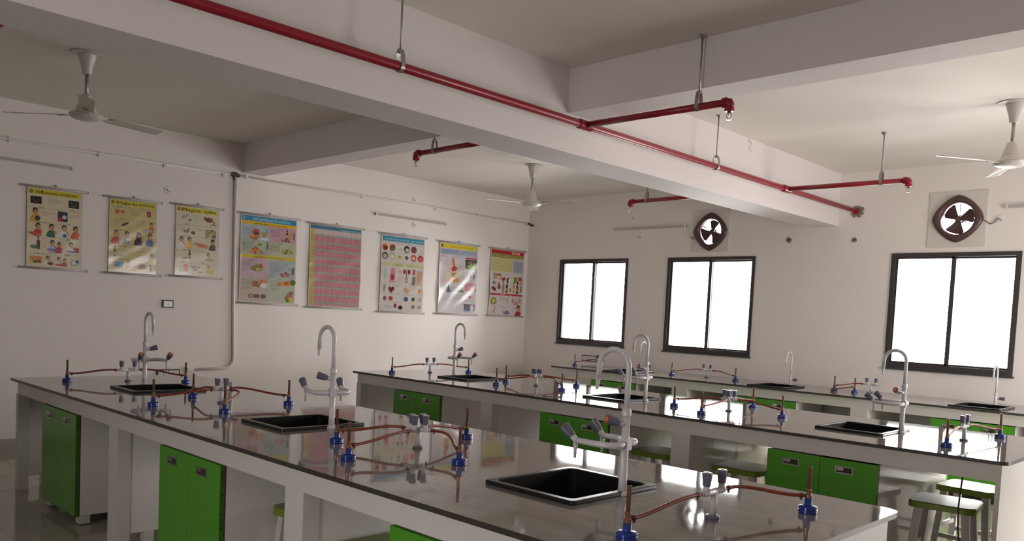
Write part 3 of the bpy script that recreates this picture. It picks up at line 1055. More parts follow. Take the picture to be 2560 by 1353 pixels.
def make_burner():
    root = tag(empty('bunsen_burner'), 'x', 'bunsen burner', 'blue-footed bunsen burners on the benches')
    b = MB(); b.lathe([(0.0, 0), (0.030, 0), (0.0325, 0.003), (0.0325, 0.011), (0.0300, 0.012), (0.0300, 0.015), (0.0325, 0.016), (0.0325, 0.021), (0.029, 0.025), (0.0145, 0.028), (0.0128, 0.031), (0.0125, 0.052)], M['blue'], (0, 0, 0), (0, 0, 1), 26)
    b.build('base', root)
    b = MB(); b.lathe([(0.0112, 0), (0.0118, 0.002), (0.0118, 0.012), (0.0085, 0.014), (0.0085, 0.024), (0.0095, 0.026), (0.0095, 0.032), (0.0070, 0.034)], M['brass'], (0, 0, 0.051), (0, 0, 1), 16)
    b.build('collar', root)
    b = MB(); b.lathe([(0.0068, 0), (0.0068, 0.076), (0.0082, 0.078), (0.0082, 0.080), (0.0050, 0.0805), (0.0050, 0.060)], M['brass'], (0, 0, 0.082), (0, 0, 1), 14)
    b.build('barrel', root)
    b = MB(); b.tube([(0.006, 0, 0.061), (0.020, 0, 0.062), (0.032, 0, 0.063)], [0.0052, 0.0048, 0.0044], M['brass'], 10)
    b.build('gas_inlet', root)
    return root


def make_cabinet():
    """double-door cabinet, doors on the -y side, origin at the middle of the front edge on the floor"""
    root = tag(empty('base_cabinet'), 'x', 'cabinet', 'green-doored cabinets under the benches')
    w, d = 0.345, 0.664
    b = MB()
    g = M['laminate_gloss']
    b.box(-w + 0.002, -w + 0.013, 0.030, d, 0.065, 0.722, g)
    b.box(w - 0.011, w, 0.030, d, 0.065, 0.722, g)
    b.box(-w + 0.013, w - 0.011, 0.030, d, 0.065, 0.080, g)
    b.box(-w + 0.013, w - 0.011, d - 0.010, d, 0.080, 0.60, g)
    b.box(-w + 0.013, w - 0.011, 0.040, d - 0.010, 0.36, 0.375, g)
    b.build('carcass', root)
    for s in (-1, 1):
        b = MB()
        x0, x1 = (-w + 0.001, -0.0015) if s < 0 else (0.0015, w - 0.001)
        b.box(x0, x1, 0.0, 0.027, 0.062, 0.722, M['green_door'])
        if s > 0:
            b.box(x1, x1 + 0.0015, 0.001, 0.027, 0.062, 0.722, M['green_edge'])
            b.box(x1, x1 + 0.0016, 0.022, 0.030, 0.062, 0.722, M['brown_edge'])
            rnd = random.Random(3)
            z = 0.70
            while z > 0.09:                       # small illegible dark marks printed down the edge film
                dz = rnd.uniform(0.007, 0.014)
                if rnd.random() < 0.8:
                    b.box(x1 + 0.0014, x1 + 0.0018, 0.006, 0.006 + rnd.uniform(0.006, 0.012), z - dz, z - dz * 0.55, M['ink'])
                    b.box(x1 + 0.0014, x1 + 0.0018, 0.006 + rnd.uniform(0, 0.004), 0.0085, z - dz, z, M['ink'])
                z -= dz + rnd.uniform(0.003, 0.008)
        do = b.build('door', root)
        cx = (-0.185 if s < 0 else 0.150)
        h = MB()
        z0, z1 = 0.640, 0.684
        a, c = cx - 0.055, cx + 0.055
        t = 0.004
        h.box(a, c, -t, 0.001, z1 - 0.005, z1, M['chrome'])
        h.box(a, c, -t, 0.001, z0, z0 + 0.007, M['chrome'])
        h.box(a, a + 0.008, -t, 0.001, z0, z1, M['chrome'])
        h.box(c - 0.008, c, -t, 0.001, z0, z1, M['chrome'])
        h.box(a + 0.008, c - 0.008, -0.0012, 0.001, z0 + 0.007, z1 - 0.005, M['dark_steel'])
        h.box(a + 0.010, cx - 0.004, -0.0024, 0.001, z0 + 0.018, z1 - 0.007, M['chrome'])
        h.build('handle', do)
    for fx in (-w + 0.045, w - 0.045):
        for fy in (0.065, d - 0.06):
            b = MB(); b.box(fx - 0.04, fx + 0.04, fy - 0.032, fy + 0.032, 0.008, 0.066, M['laminate'])
            b.lathe([(0.024, 0), (0.026, 0.004), (0.020, 0.009)], M['black'], (fx, fy, 0), (0, 0, 1), 12)
            b.build('foot', root)
    return root


def make_stool():
    root = tag(empty('stool'), 'x', 'stool', 'green-topped stools under the benches')
    b = MB()
    o = rrect(-0.18, 0.18, -0.18, 0.18, 0.055, 6)
    b.prism(o, 0.470, 0.508, M['stool_green'], 0.006, m_side=M['stool_edge'])
    b.build('seat', root)
    for sx in (-1, 1):
        for sy in (-1, 1):
            b = MB()
            p0 = Vector((sx * 0.125, sy * 0.125, 0.474)); p1 = Vector((sx * 0.165, sy * 0.165, 0.0))
            L = []
            for p, h in ((p1, 0.019), (p0, 0.021)):
                L.append([(p.x - h, p.y - h, p.z), (p.x + h, p.y - h, p.z), (p.x + h, p.y + h, p.z), (p.x - h, p.y + h, p.z)])
            b.loops(L, M['stool_leg'], False)
            b.build('leg', root)
    for k, z in ((0, 0.17), (1, 0.17), (2, 0.23), (3, 0.23)):
        b = MB()
        t = 0.125 + 0.04 * (1 - z / 0.474)
        if k < 2:
            y = (-t, t)[k]; b.box(-t, t, y - 0.009, y + 0.009, z - 0.014, z + 0.014, M['stool_leg'])
        else:
            x = (-t, t)[k - 2]; b.box(x - 0.009, x + 0.009, -t, t, z - 0.014, z + 0.014, M['stool_leg'])
        b.build('stretcher', root)
    return root


def bench_frame(x0, x1, y0, y1, legs, label, wall=False, stained=()):
    """apron rails, square legs and gable panels; legs = list of (xa, xb, gable xa, gable xb)"""
    root = tag(empty('bench_frame', (x0, y0, 0)), label, 'bench frame', 'white bench frames')
    dx, dy = -x0, -y0
    za, zb = 0.732, ZT - TH - 0.0005
    i0, i1 = 0.035, 0.06
    def bx(name, a, b, c, d, e, f, m):
        k = MB(); k.box(a + dx, b + dx, c + dy, d + dy, e, f, m); return k.build(name, root)
    yb = y1 - (0.012 if wall else 0.035)
    bx('apron_rail', x0 + 0.055, x1 - 0.06, y0 + 0.04, y0 + 0.065, za, zb, M['laminate'])
    if not wall:
        bx('apron_rail', x0 + 0.055, x1 - 0.06, yb - 0.025, yb, za, zb, M['laminate'])
    bx('apron_rail', x0 + 0.03, x0 + 0.055, y0 + 0.04, yb, za, zb, M['laminate'])
    for i, (a, b, ga, gb) in enumerate(legs):
        bx('leg', a, b, y0 + 0.038, y0 + 0.115, 0, za, M['laminate'])
        if not wall:
            bx('leg', a, b, yb - 0.077, yb, 0, za, M['laminate'])
        if gb > ga:
            bx('gable_panel', ga, gb, y0 + 0.116, yb - (0.078 if not wall else 0.0), 0.10, za, M['stained'] if i in stained else M['laminate_gloss'])
            for fy in (0.20, 0.52):
                bx('foot', ga + 0.002, gb - 0.002, y0 + fy, y0 + fy + 0.06, 0.0, 0.10, M['laminate'])
    # closed end panel
    bx('end_panel', x1 - 0.060, x1 - 0.035, y0 + 0.038, yb, 0.0, zb, M['laminate'])
    return root


B1 = (1.813, 7.719, -7.471, -6.092)
B2 = (1.754, 7.663, -4.372, -2.958)
B3 = (1.503, 9.35, -1.025, -0.004)

sinkp = Proto(make_sink())
SINKS = [  # x, y, label
    (2.925, -6.825, 'black sink in the front bench nearest the chart wall'),
    (4.845, -6.825, 'black sink in the middle of the front bench'),
    (6.752, -6.815, 'large black sink at the camera end of the front bench'),
    (2.815, -3.705, 'black sink in the middle bench nearest the chart wall'),
    (4.690, -3.730, 'black sink halfway along the middle bench, glinting with window light'),
    (6.660, -3.712, 'black sink at the far end of the middle bench from the chart wall'),
    (2.560, -0.720, 'black sink in the wall bench below the first two windows'),
    (4.560, -0.720, 'black sink in the wall bench between the second and third windows'),
    (6.600, -0.720, 'black sink in the wall bench under the largest window'),
]
hl = lambda i: [(x - 0.199, x + 0.199, y - 0.234, y + 0.234) for x, y, _ in SINKS[i:i + 3]]
worktop(*B1, hl(0), 1, 'glossy brown-grey stone worktop of the front bench', 'stone worktops')
worktop(*B2, hl(3), 1, 'glossy stone worktop of the middle bench, reflecting the windows', 'stone worktops')
worktop(*B3, hl(6), 0, 'long stone worktop of the wall bench under the windows', 'stone worktops')
for x, y, l in SINKS:
    sinkp.place((x, y, ZT), 0, l)

bench_frame(*B1, [(1.815, 1.868, 1.822, 1.848), (3.714, 3.852, 3.750, 3.845), (5.713, 5.857, 5.75, 5.85)],
            'white laminate frame of the front bench', stained=())
bench_frame(*B2, [(1.775, 1.850, 1.785, 1.835), (3.632, 3.773, 3.67, 3.766), (5.585, 5.734, 5.62, 5.727)],
            'white laminate frame of the middle bench with a stained gable', stained=(2,))
bench_frame(*B3, [(1.585, 1.66, 0, 0), (3.39, 3.60, 3.44, 3.58), (5.50, 5.67, 5.54, 5.66), (7.42, 7.58, 7.46, 7.57)],
            'pale laminate frame of the wall bench under the windows', wall=True)

cabp = Proto(make_cabinet())
for x, y, rz, l in (
        (2.790, -7.431, 0, 'green double-door cabinet under the front bench nearest the chart wall'),
        (4.780, -7.431, 0, 'green double-door cabinet in the middle of the front bench'),
        (6.775, -7.431, 0, 'green double-door cabinet under the camera end of the front bench'),
        (2.741, -4.332, 0, 'green double-door cabinet under the middle bench nearest the chart wall'),
        (4.676, -4.332, 0, 'green double-door cabinet halfway along the middle bench'),
        (6.653, -4.332, 0, 'green double-door cabinet at the far end of the middle bench from the chart wall'),
        (2.741, -2.998, PI, 'cabinet back to back behind the middle bench cabinet nearest the chart wall'),
        (4.676, -2.998, PI, 'cabinet back to back behind the halfway cabinet of the middle bench'),
        (6.653, -2.998, PI, 'cabinet back to back behind the last cabinet of the middle bench'),
        (2.505, -0.985, 0, 'green double-door cabinet under the wall bench nearest the chart wall'),
        (4.570, -0.985, 0, 'green double-door cabinet under the wall bench between second and third windows'),
        (6.595, -0.985, 0, 'green double-door cabinet under the wall bench below the largest window')):
    cabp.place((x, y, 0), rz, l)

stoolp = Proto(make_stool())
for x, y, rz, l in (
        (5.320, -7.00, 0.03, 'green stool under the front bench, half hidden by the second leg'),
        (6.055, -7.10, -0.03, 'dark green stool seat under the front bench, cut by the lower picture edge'),
        (7.245, -3.88, 0.12, 'green stool under the open end of the middle bench, nearer the camera'),
        (7.205, -3.19, -0.06, 'green stool at the open end of the middle bench, on its window side'),
        (5.935, -3.92, 0.04, 'olive stool under the middle bench beside the stained gable'),
        (5.215, -3.90, 0.05, 'olive stool under the middle bench between cabinet and second leg'),
        (6.06, -3.24, -0.05, 'olive stool peeping out behind the last cabinet of the middle bench')):
    stoolp.place((x, y, 0), rz, l)

# faucets
fa, fb, fc, fd = Proto(make_faucet(0.0)), Proto(make_faucet(R(-15))), Proto(make_faucet(R(8))), Proto(make_faucet(R(4)))
fa.place((2.605, -6.80, ZT), 0, 'white pillar faucet with red-capped taps at the chart wall sink of the front bench')
fb.place((5.068, -6.792, ZT), PI, 'white pillar faucet behind the middle sink of the front bench')
fc.place((6.960, -6.772, ZT), PI, 'large white pillar faucet beside the sink at the camera end')
fa.place((2.555, -3.70, ZT), 0, 'white pillar faucet at the chart wall sink of the middle bench')
fd.place((4.905, -3.70, ZT), PI, 'white pillar faucet at the halfway sink of the middle bench, before the second window')
fd.place((6.878, -3.635, ZT), PI, 'white pillar faucet on the middle bench in front of the largest window')
wf = Proto(make_wall_faucet())
wf.place((2.52, -0.30, ZT), 0, 'slim white swan-neck faucet on the wall bench between the first two windows')
wf.place((4.53, -0.31, ZT), 0, 'slim white swan-neck faucet on the wall bench between second and third windows')
wf.place((6.60, -0.25, ZT), 0, 'slim white swan-neck faucet on the wall bench under the largest window')

# gas taps, burners and hoses
t2, t4 = Proto(make_gas_tap(2)), Proto(make_gas_tap(4))
burnp = Proto(make_burner())


def hose(p0, d0, p1, d1, label, sag=0.0):
    d0, d1 = Vector(d0), Vector(d1)
    p0, p1 = Vector(p0), Vector(p1)
    L = (p1 - p0).length
    pts = bezier(p0 - d0 * 0.016, p0 + d0 * L * 0.38 + Vector((0, 0, 0.012 - sag)), p1 + d1 * L * 0.32 + Vector((0, 0, -0.004 - sag)), p1 - d1 * 0.010, 22)
    root = tag(empty('gas_hose', tuple(p0)), label, 'hose', 'red rubber gas hoses')
    b = MB(); b.tube([q - p0 for q in pts], 0.0066, M['hose'], 10); b.build('tube', root)
    for q, dr in ((pts[1], pts[2] - pts[0]), (pts[-2], pts[-1] - pts[-3])):
        dr = dr.normalized()
        k = MB(); k.lathe([(0.0064, 0), (0.0090, 0.001), (0.0090, 0.010), (0.0064, 0.011)], M['clip'], q - p0 - dr * 0.005, dr, 12)
        k.box(-0.003, 0.003, -0.003, 0.003, -0.016, -0.006, M['clip'], Matrix.Translation(q - p0))
        k.build('hose_clip', root)


def station(tap, pos, rot, n, burners, tlabel, bench, which):
    tap.place((pos[0], pos[1], ZT), rot, tlabel)
    for k, bx_, by_, side in burners:
        a = rot + 2 * PI * k / n
        d0 = Vector((math.cos(a), math.sin(a), 0))
        p0 = Vector((pos[0], pos[1], ZT + 0.090)) + d0 * (0.094 if n == 2 else 0.082)
        v = Vector((p0.x - bx_, p0.y - by_, 0))
        ang = math.atan2(v.y, v.x)
        burnp.place((bx_, by_, ZT), ang, 'blue-footed brass %s burner of the %s gas tap from the charts, %s' % (side, which, bench))
        d1 = Vector((math.cos(ang), math.sin(ang), 0))
        p1 = Vector((bx_, by_, ZT + 0.063)) + d1 * 0.026
        hose(p0, d0, p1, d1, 'red rubber hose to the %s burner of the %s gas tap, %s' % (side, which, bench))


FB, MBN, WB = 'front bench', 'middle bench', 'wall bench'
cs, wi, cw, aw = 'camera-side', 'window-side', 'chart-side', 'far-end'
station(t2, (2.307, -6.806), -PI / 2, 2, [(0, 2.231, -7.210, cs), (1, 2.555, -6.468, wi)],
        'white two-way gas tap on the front bench nearest the chart wall', FB, 'first')
station(t4, (3.829, -6.80), R(20), 4, [(2, 3.500, -6.834, cw), (3, 3.834, -7.228, cs), (0, 4.298, -7.008, aw), (1, 4.080, -6.468, wi)],
        'four-way gas tap on the front bench between its first two sinks', FB, 'second')
station(t4, (5.785, -6.787), R(20), 4, [(2, 5.479, -7.032, cw), (3, 5.876, -7.236, cs), (0, 6.196, -6.895, aw), (1, 5.689, -6.390, wi)],
        'four-way gas tap on the front bench between its middle and largest sinks', FB, 'third')
station(t2, (7.357, -6.805), -PI / 2, 2, [(0, 7.345, -7.267, cs), (1, 7.518, -6.437, wi)],
        'white two-way gas tap at the camera end of the front bench', FB, 'last')
station(t2, (2.124, -3.654), -PI / 2, 2, [(0, 2.080, -4.121, cs), (1, 2.252, -3.221, wi)],
        'white two-way gas tap on the middle bench nearest the chart wall', MBN, 'first')
station(t4, (3.620, -3.616), R(20), 4, [(2, 3.244, -3.642, cw), (3, 3.469, -3.992, cs), (0, 4.063, -3.767, aw), (1, 3.808, -3.259, wi)],
        'four-way gas tap on the middle bench between its first two sinks', MBN, 'second')
station(t4, (5.638, -3.655), R(20), 4, [(2, 5.267, -3.830, cw), (3, 5.669, -4.095, cs), (0, 6.075, -3.678, aw), (1, 5.590, -3.191, wi)],
        'four-way gas tap on the middle bench between its last two sinks', MBN, 'third')
station(t2, (7.246, -3.622), -PI / 2, 2, [(0, 7.274, -4.058, cs), (1, 7.350, -3.225, wi)],
        'white two-way gas tap at the open end of the middle bench', MBN, 'last')
station(t2, (1.81, -0.36), PI, 2, [(0, 1.601, -0.652, cw)],
        'white gas tap on the wall bench below the first window', WB, 'first')
station(t2, (3.489, -0.390), PI, 2, [(0, 3.146, -0.635, cw), (1, 3.948, -0.513, aw)],
        'white two-way gas tap on the wall bench below the second window', WB, 'second')
station(t2, (5.43, -0.30), PI, 2, [(0, 5.112, -0.478, cw)],
        'white two-way gas tap on the wall bench left of the largest window', WB, 'third')
burnp.place((5.351, -0.535, ZT), PI, 'blue-footed brass burner with a loose looped hose on the wall bench', None)
hose((5.13, -0.60, ZT + 0.012), (-0.6, -0.5, 0), (5.351 - 0.026, -0.535, ZT + 0.063), (-1, 0, 0), 'short loose red hose trailing from a burner on the wall bench', 0.01)

cb = MB()
cb.tube([(0, 0, 0.40), (-0.006, 0.0, 0.30), (-0.012, 0.004, 0.20), (-0.004, 0.0, 0.08), (0.018, -0.004, -0.06), (0.02, 0.0, -0.20), (0.01, 0.01, -0.328)], 0.0045, M['black'], 8)
tag(cb.build('hanging_cable', loc=(7.41, -4.20, 0.332)), 'thin black cable hanging down past the stools at the open end of the middle bench', 'cable')


# ------------------------------------------------------------------ printed charts on the wall
TXT = {}


def text_tris(body, bold=0.0):
    """triangles of a line of lettering, scaled to unit cap height, plus its width"""
    key = (body, bold)
    if key not in TXT:
        cu = bpy.data.curves.new('lettering', 'FONT')
        cu.body = body
        cu.size = 1.0
        cu.offset = bold
        cu.resolution_u = 3
        o = bpy.data.objects.new('lettering', cu)
        C.objects.link(o)
        dg = bpy.context.evaluated_depsgraph_get()
        me = bpy.data.meshes.new_from_object(o.evaluated_get(dg))
        me.calc_loop_triangles()
        v = np.array([p.co[:2] for p in me.vertices]) if len(me.vertices) else np.zeros((0, 2))
        t = np.array([lt.vertices[:] for lt in me.loop_triangles]) if len(me.loop_triangles) else np.zeros((0, 3), int)
        if len(v):
            v[:, 0] -= v[:, 0].min()
        w = v[:, 0].max() if len(v) else 1
        bpy.data.objects.remove(o)
        bpy.data.curves.remove(cu)
        bpy.data.meshes.remove(me)
        TXT[key] = (v, t, w)
    return TXT[key]


class Canvas:
    def __init__(s, w, h, res, colr):
        s.W, s.H = int(round(w / res)), int(round(h / res))
        s.w, s.h = w, h
        s.a = np.empty((s.H, s.W, 3)); s.a[:] = hexc(colr)
        s.X, s.Y = np.meshgrid((np.arange(s.W) + 0.5) / s.W, (np.arange(s.H) + 0.5) / s.H)

    def put(s, mask, c, al=1.0):
        c = np.array(hexc(c) if isinstance(c, str) else c)
        s.a[mask] = s.a[mask] * (1 - al) + c * al

    def rect(s, u0, v0, u1, v1, c, al=1.0):
        s.put((s.X >= u0) & (s.X < u1) & (s.Y >= v0) & (s.Y < v1), c, al)

    def ell(s, u, v, ru, rv, c, al=1.0, rot=0.0):
        dx, dy = (s.X - u) * s.w, (s.Y - v) * s.h
        a, b = ru * s.w, rv * s.h
        cr, sr = math.cos(rot), math.sin(rot)
        s.put(((dx * cr + dy * sr) / a) ** 2 + ((-dx * sr + dy * cr) / b) ** 2 < 1, c, al)

    def poly(s, pts, c, al=1.0):
        n = len(pts)
        ins = np.zeros(s.X.shape, bool)
        for i in range(n):
            x0, y0 = pts[i]; x1, y1 = pts[(i + 1) % n]
            if y0 == y1: continue
            cr = ((s.Y >= y0) != (s.Y >= y1)) & (s.X < (x1 - x0) * (s.Y - y0) / (y1 - y0) + x0)
            ins ^= cr
        s.put(ins, c, al)

    def line(s, u0, v0, u1, v1, wpx, c):
        dx, dy = u1 - u0, v1 - v0
        n = Vector((-dy * s.h, dx * s.w))
        n = n / max(n.length, 1e-9) * wpx / 2
        a, b = n.x / s.w, n.y / s.h
        s.poly([(u0 + a, v0 + b), (u1 + a, v1 + b), (u1 - a, v1 - b), (u0 - a, v0 - b)], c)

    def text(s, body, u, v, size, c, maxw=None, bold=0.02):
        """size = letter height in metres, (u, v) = start of the base line"""
        if bold > 0.012:                       # heavier stroke: the line printed twice, slightly apart
            s.text(body, u + bold * size * 1.4 / s.w, v, size, c, maxw, 0.0)
        V, T, w = text_tris(body, 0.0)
        sx = size / 0.7
        if maxw and (size > 0.015 or w * sx > maxw * s.w):
            kx = maxw * s.w / (w * sx)
        else:
            kx = 1
        P = np.stack([u + V[:, 0] * sx * kx / s.w, v - V[:, 1] * sx / s.h], 1) if len(V) else V
        px = P * [s.W, s.H]
        cc = np.array(hexc(c))
        for t in T:
            q = px[t]
            x0, x1 = int(q[:, 0].min()), int(q[:, 0].max()) + 1
            y0, y1 = int(q[:, 1].min()), int(q[:, 1].max()) + 1
            if x1 < 0 or y1 < 0 or x0 >= s.W or y0 >= s.H: continue
            x0, y0, x1, y1 = max(x0, 0), max(y0, 0), min(x1, s.W - 1), min(y1, s.H - 1)
            gx, gy = np.meshgrid(np.arange(x0, x1 + 1) + 0.5, np.arange(y0, y1 + 1) + 0.5)
            d = (q[1, 0] - q[0, 0]) * (q[2, 1] - q[0, 1]) - (q[2, 0] - q[0, 0]) * (q[1, 1] - q[0, 1])
            if abs(d) < 1e-9: continue
            l1 = ((gx - q[0, 0]) * (q[2, 1] - q[0, 1]) - (q[2, 0] - q[0, 0]) * (gy - q[0, 1])) / d
            l2 = ((q[1, 0] - q[0, 0]) * (gy - q[0, 1]) - (gx - q[0, 0]) * (q[1, 1] - q[0, 1])) / d
            m = (l1 >= -0.05) & (l2 >= -0.05) & (l1 + l2 <= 1.05)
            s.a[y0:y1 + 1, x0:x1 + 1][m] = cc

    def small(s, u0, v0, u1, v1, c='#6a645c', step=0.014, seed=1, al=0.55):
        """rows of print too fine to read in the photograph"""
        rnd = random.Random(seed)
        v = v0
        while v < v1:
            u = u0
            e = u1 if v + step < v1 else u0 + (u1 - u0) * rnd.uniform(0.4, 0.9)
            while u < e:
                l = rnd.uniform(0.012, 0.045)
                s.rect(u, v, min(u + l, e), v + step * 0.42, c, al * rnd.uniform(0.6, 1))
                u += l + 0.012
            v += step

    def person(s, u, v, k, shirt, hair='#17110e', skin='#c98d63', lean=0.0):
        s.poly([(u - 0.062 * k, v + 0.115 * k), (u - 0.058 * k, v + 0.055 * k), (u - 0.035 * k, v + 0.030 * k), (u + 0.035 * k, v + 0.030 * k),
                (u + 0.056 * k, v + 0.055 * k), (u + 0.058 * k, v + 0.115 * k)], shirt)
        s.ell(u - 0.058 * k, v + 0.075 * k, 0.018 * k, 0.036 * k, shirt, 1, 0.4)
        s.ell(u + 0.050 * k, v + 0.045 * k, 0.016 * k, 0.034 * k, skin, 1, -0.6)
        s.rect(u - 0.014 * k, v + 0.015 * k, u + 0.014 * k, v + 0.036 * k, skin)
        s.ell(u, v - 0.008 * k, 0.042 * k, 0.034 * k, hair)
        s.ell(u + 0.006 * k, v + 0.004 * k, 0.032 * k, 0.026 * k, skin)

    def bottle(s, u, v, k, c, cap='#3a2a20', lab=None):
        s.rect(u - 0.022 * k, v - 0.03 * k, u + 0.022 * k, v + 0.055 * k, c)
        s.rect(u - 0.010 * k, v - 0.06 * k, u + 0.010 * k, v - 0.028 * k, c)
        s.rect(u - 0.012 * k, v - 0.07 * k, u + 0.012 * k, v - 0.055 * k, cap)
        if lab: s.rect(u - 0.018 * k, v, u + 0.018 * k, v + 0.032 * k, lab)

    def pile(s, u, v, ru, rv, cols, n=9, seed=1, r=0.04):
        rnd = random.Random(seed)
        for i in range(n):
            a = rnd.uniform(0, 2 * PI); q = rnd.random() ** 0.5
            k = rnd.uniform(0.6, 1.1)
            c = rnd.choice(cols)
            du, dv = u + ru * q * math.cos(a), v + rv * q * math.sin(a)
            s.ell(du, dv, r * k, r * k * s.w / s.h, c)
            s.ell(du - r * 0.25 * k, dv - r * 0.3 * k * s.w / s.h, r * 0.45 * k, r * 0.4 * k * s.w / s.h, '#e8d8b0', 0.28)


def heads(c, rows, ink='#2a2622'):
    for v, a, b in rows:
        c.line(0.02, v + 0.006, 0.98, v + 0.006, 0.0022, '#8d8474')
        c.text(a[0], a[1], v, 0.011, ink, 0.34, 0.02)
        if b: c.text(b[0], b[1], v, 0.011, ink, 0.25, 0.01)


def logo(c, u, v, r, col='#b07a3c'):
    c.ell(u, v, r, r * c.w / c.h, '#7d5a3a')
    c.ell(u, v, r * 0.7, r * 0.7 * c.w / c.h, col)


def art_influenza(c):
    bgc = '#dccfb2'
    c.rect(0.02, 0.01, 0.98, 0.985, bgc)
    c.rect(0.03, 0.02, 0.97, 0.085, '#d9c62e')
    logo(c, 0.075, 0.052, 0.035)
    c.text('Influenza', 0.16, 0.072, 0.030, '#141208', 0.38, 0.022)
    c.text('इंफ्लूएंजा', 0.57, 0.070, 0.022, '#141208', 0.32, 0.01)
    for u, v in ((0.06, 0.11), (0.74, 0.115)):
        c.rect(u, v, u + 0.20, v + 0.095, '#15180f')
        c.pile(u + 0.10, v + 0.055, 0.08, 0.035, ['#2d3a1e', '#41501f', '#243318'], 9, 5, 0.02)
    c.small(0.38, 0.125, 0.62, 0.185, step=0.016, seed=2)
    heads(c, [(0.25, ('CAUSES', 0.20), ('कारण', 0.78)), (0.435, ('THE GERM', 0.20), ('लक्षण', 0.70)), (0.635, ('TREATMENT', 0.18), ('उपचार', 0.70)), (0.835, ('SUPPORTING CARE', 0.12), ('देखभाल', 0.68))])
    c.person(0.15, 0.30, 1.15, '#c9a52a'); c.ell(0.19, 0.385, 0.05, 0.03, '#2b2b38')
    c.small(0.26, 0.285, 0.48, 0.335, seed=3); c.small(0.76, 0.30, 0.96, 0.34, seed=4)
    c.rect(0.55, 0.27, 0.73, 0.40, '#1d2f4c'); c.ell(0.60, 0.37, 0.05, 0.03, '#b0352a'); c.ell(0.67, 0.34, 0.04, 0.025, '#c8d2da')
    for u, col in ((0.20, '#c8402e'), (0.44, '#1f5a3a'), (0.67, '#dfe2ea'), (0.88, '#d2502f')):
        c.person(u, 0.485, 1.1, col)
    c.ell(0.13, 0.575, 0.10, 0.018, '#c8503a'); c.ell(0.68, 0.575, 0.04, 0.02, '#2c4a86')
    for u in (0.10, 0.37, 0.62, 0.83): c.small(u, 0.598, u + 0.15, 0.615, seed=int(u * 100))
    c.bottle(0.21, 0.70, 1.3, '#5e2a18', '#2a1a14'); c.ell(0.13, 0.745, 0.07, 0.025, '#3f7d5a'); c.small(0.28, 0.73, 0.36, 0.75)
    c.person(0.46, 0.685, 1.0, '#b8b4d8'); c.person(0.58, 0.70, 0.9, '#c42a3a'); c.ell(0.48, 0.765, 0.13, 0.014, '#7a78b0')
    c.person(0.80, 0.69, 1.0, '#dcd8d0'); c.rect(0.86, 0.72, 0.95, 0.77, '#c04038'); c.ell(0.84, 0.775, 0.13, 0.012, '#6c6aa8')
    c.small(0.40, 0.79, 0.64, 0.805, seed=9); c.small(0.70, 0.795, 0.94, 0.81, seed=10)
    c.rect(0.07, 0.865, 0.28, 0.95, '#cf7a34'); c.pile(0.16, 0.92, 0.08, 0.025, ['#7a2b1c', '#2e4a22', '#d9b23c'], 8, 3, 0.03)
    c.person(0.38, 0.88, 0.8, '#e4e2dc'); c.ell(0.43, 0.945, 0.06, 0.02, '#6b2b22')
    c.person(0.58, 0.885, 0.8, '#e2ded6'); c.person(0.69, 0.895, 0.7, '#3a5a3c'); c.ell(0.62, 0.955, 0.11, 0.016, '#b73a34')
    c.ell(0.87, 0.92, 0.09, 0.04, '#aab0ba'); c.ell(0.87, 0.92, 0.05, 0.022, '#dfe4ea'); c.ell(0.92, 0.90, 0.03, 0.02, '#454a55')


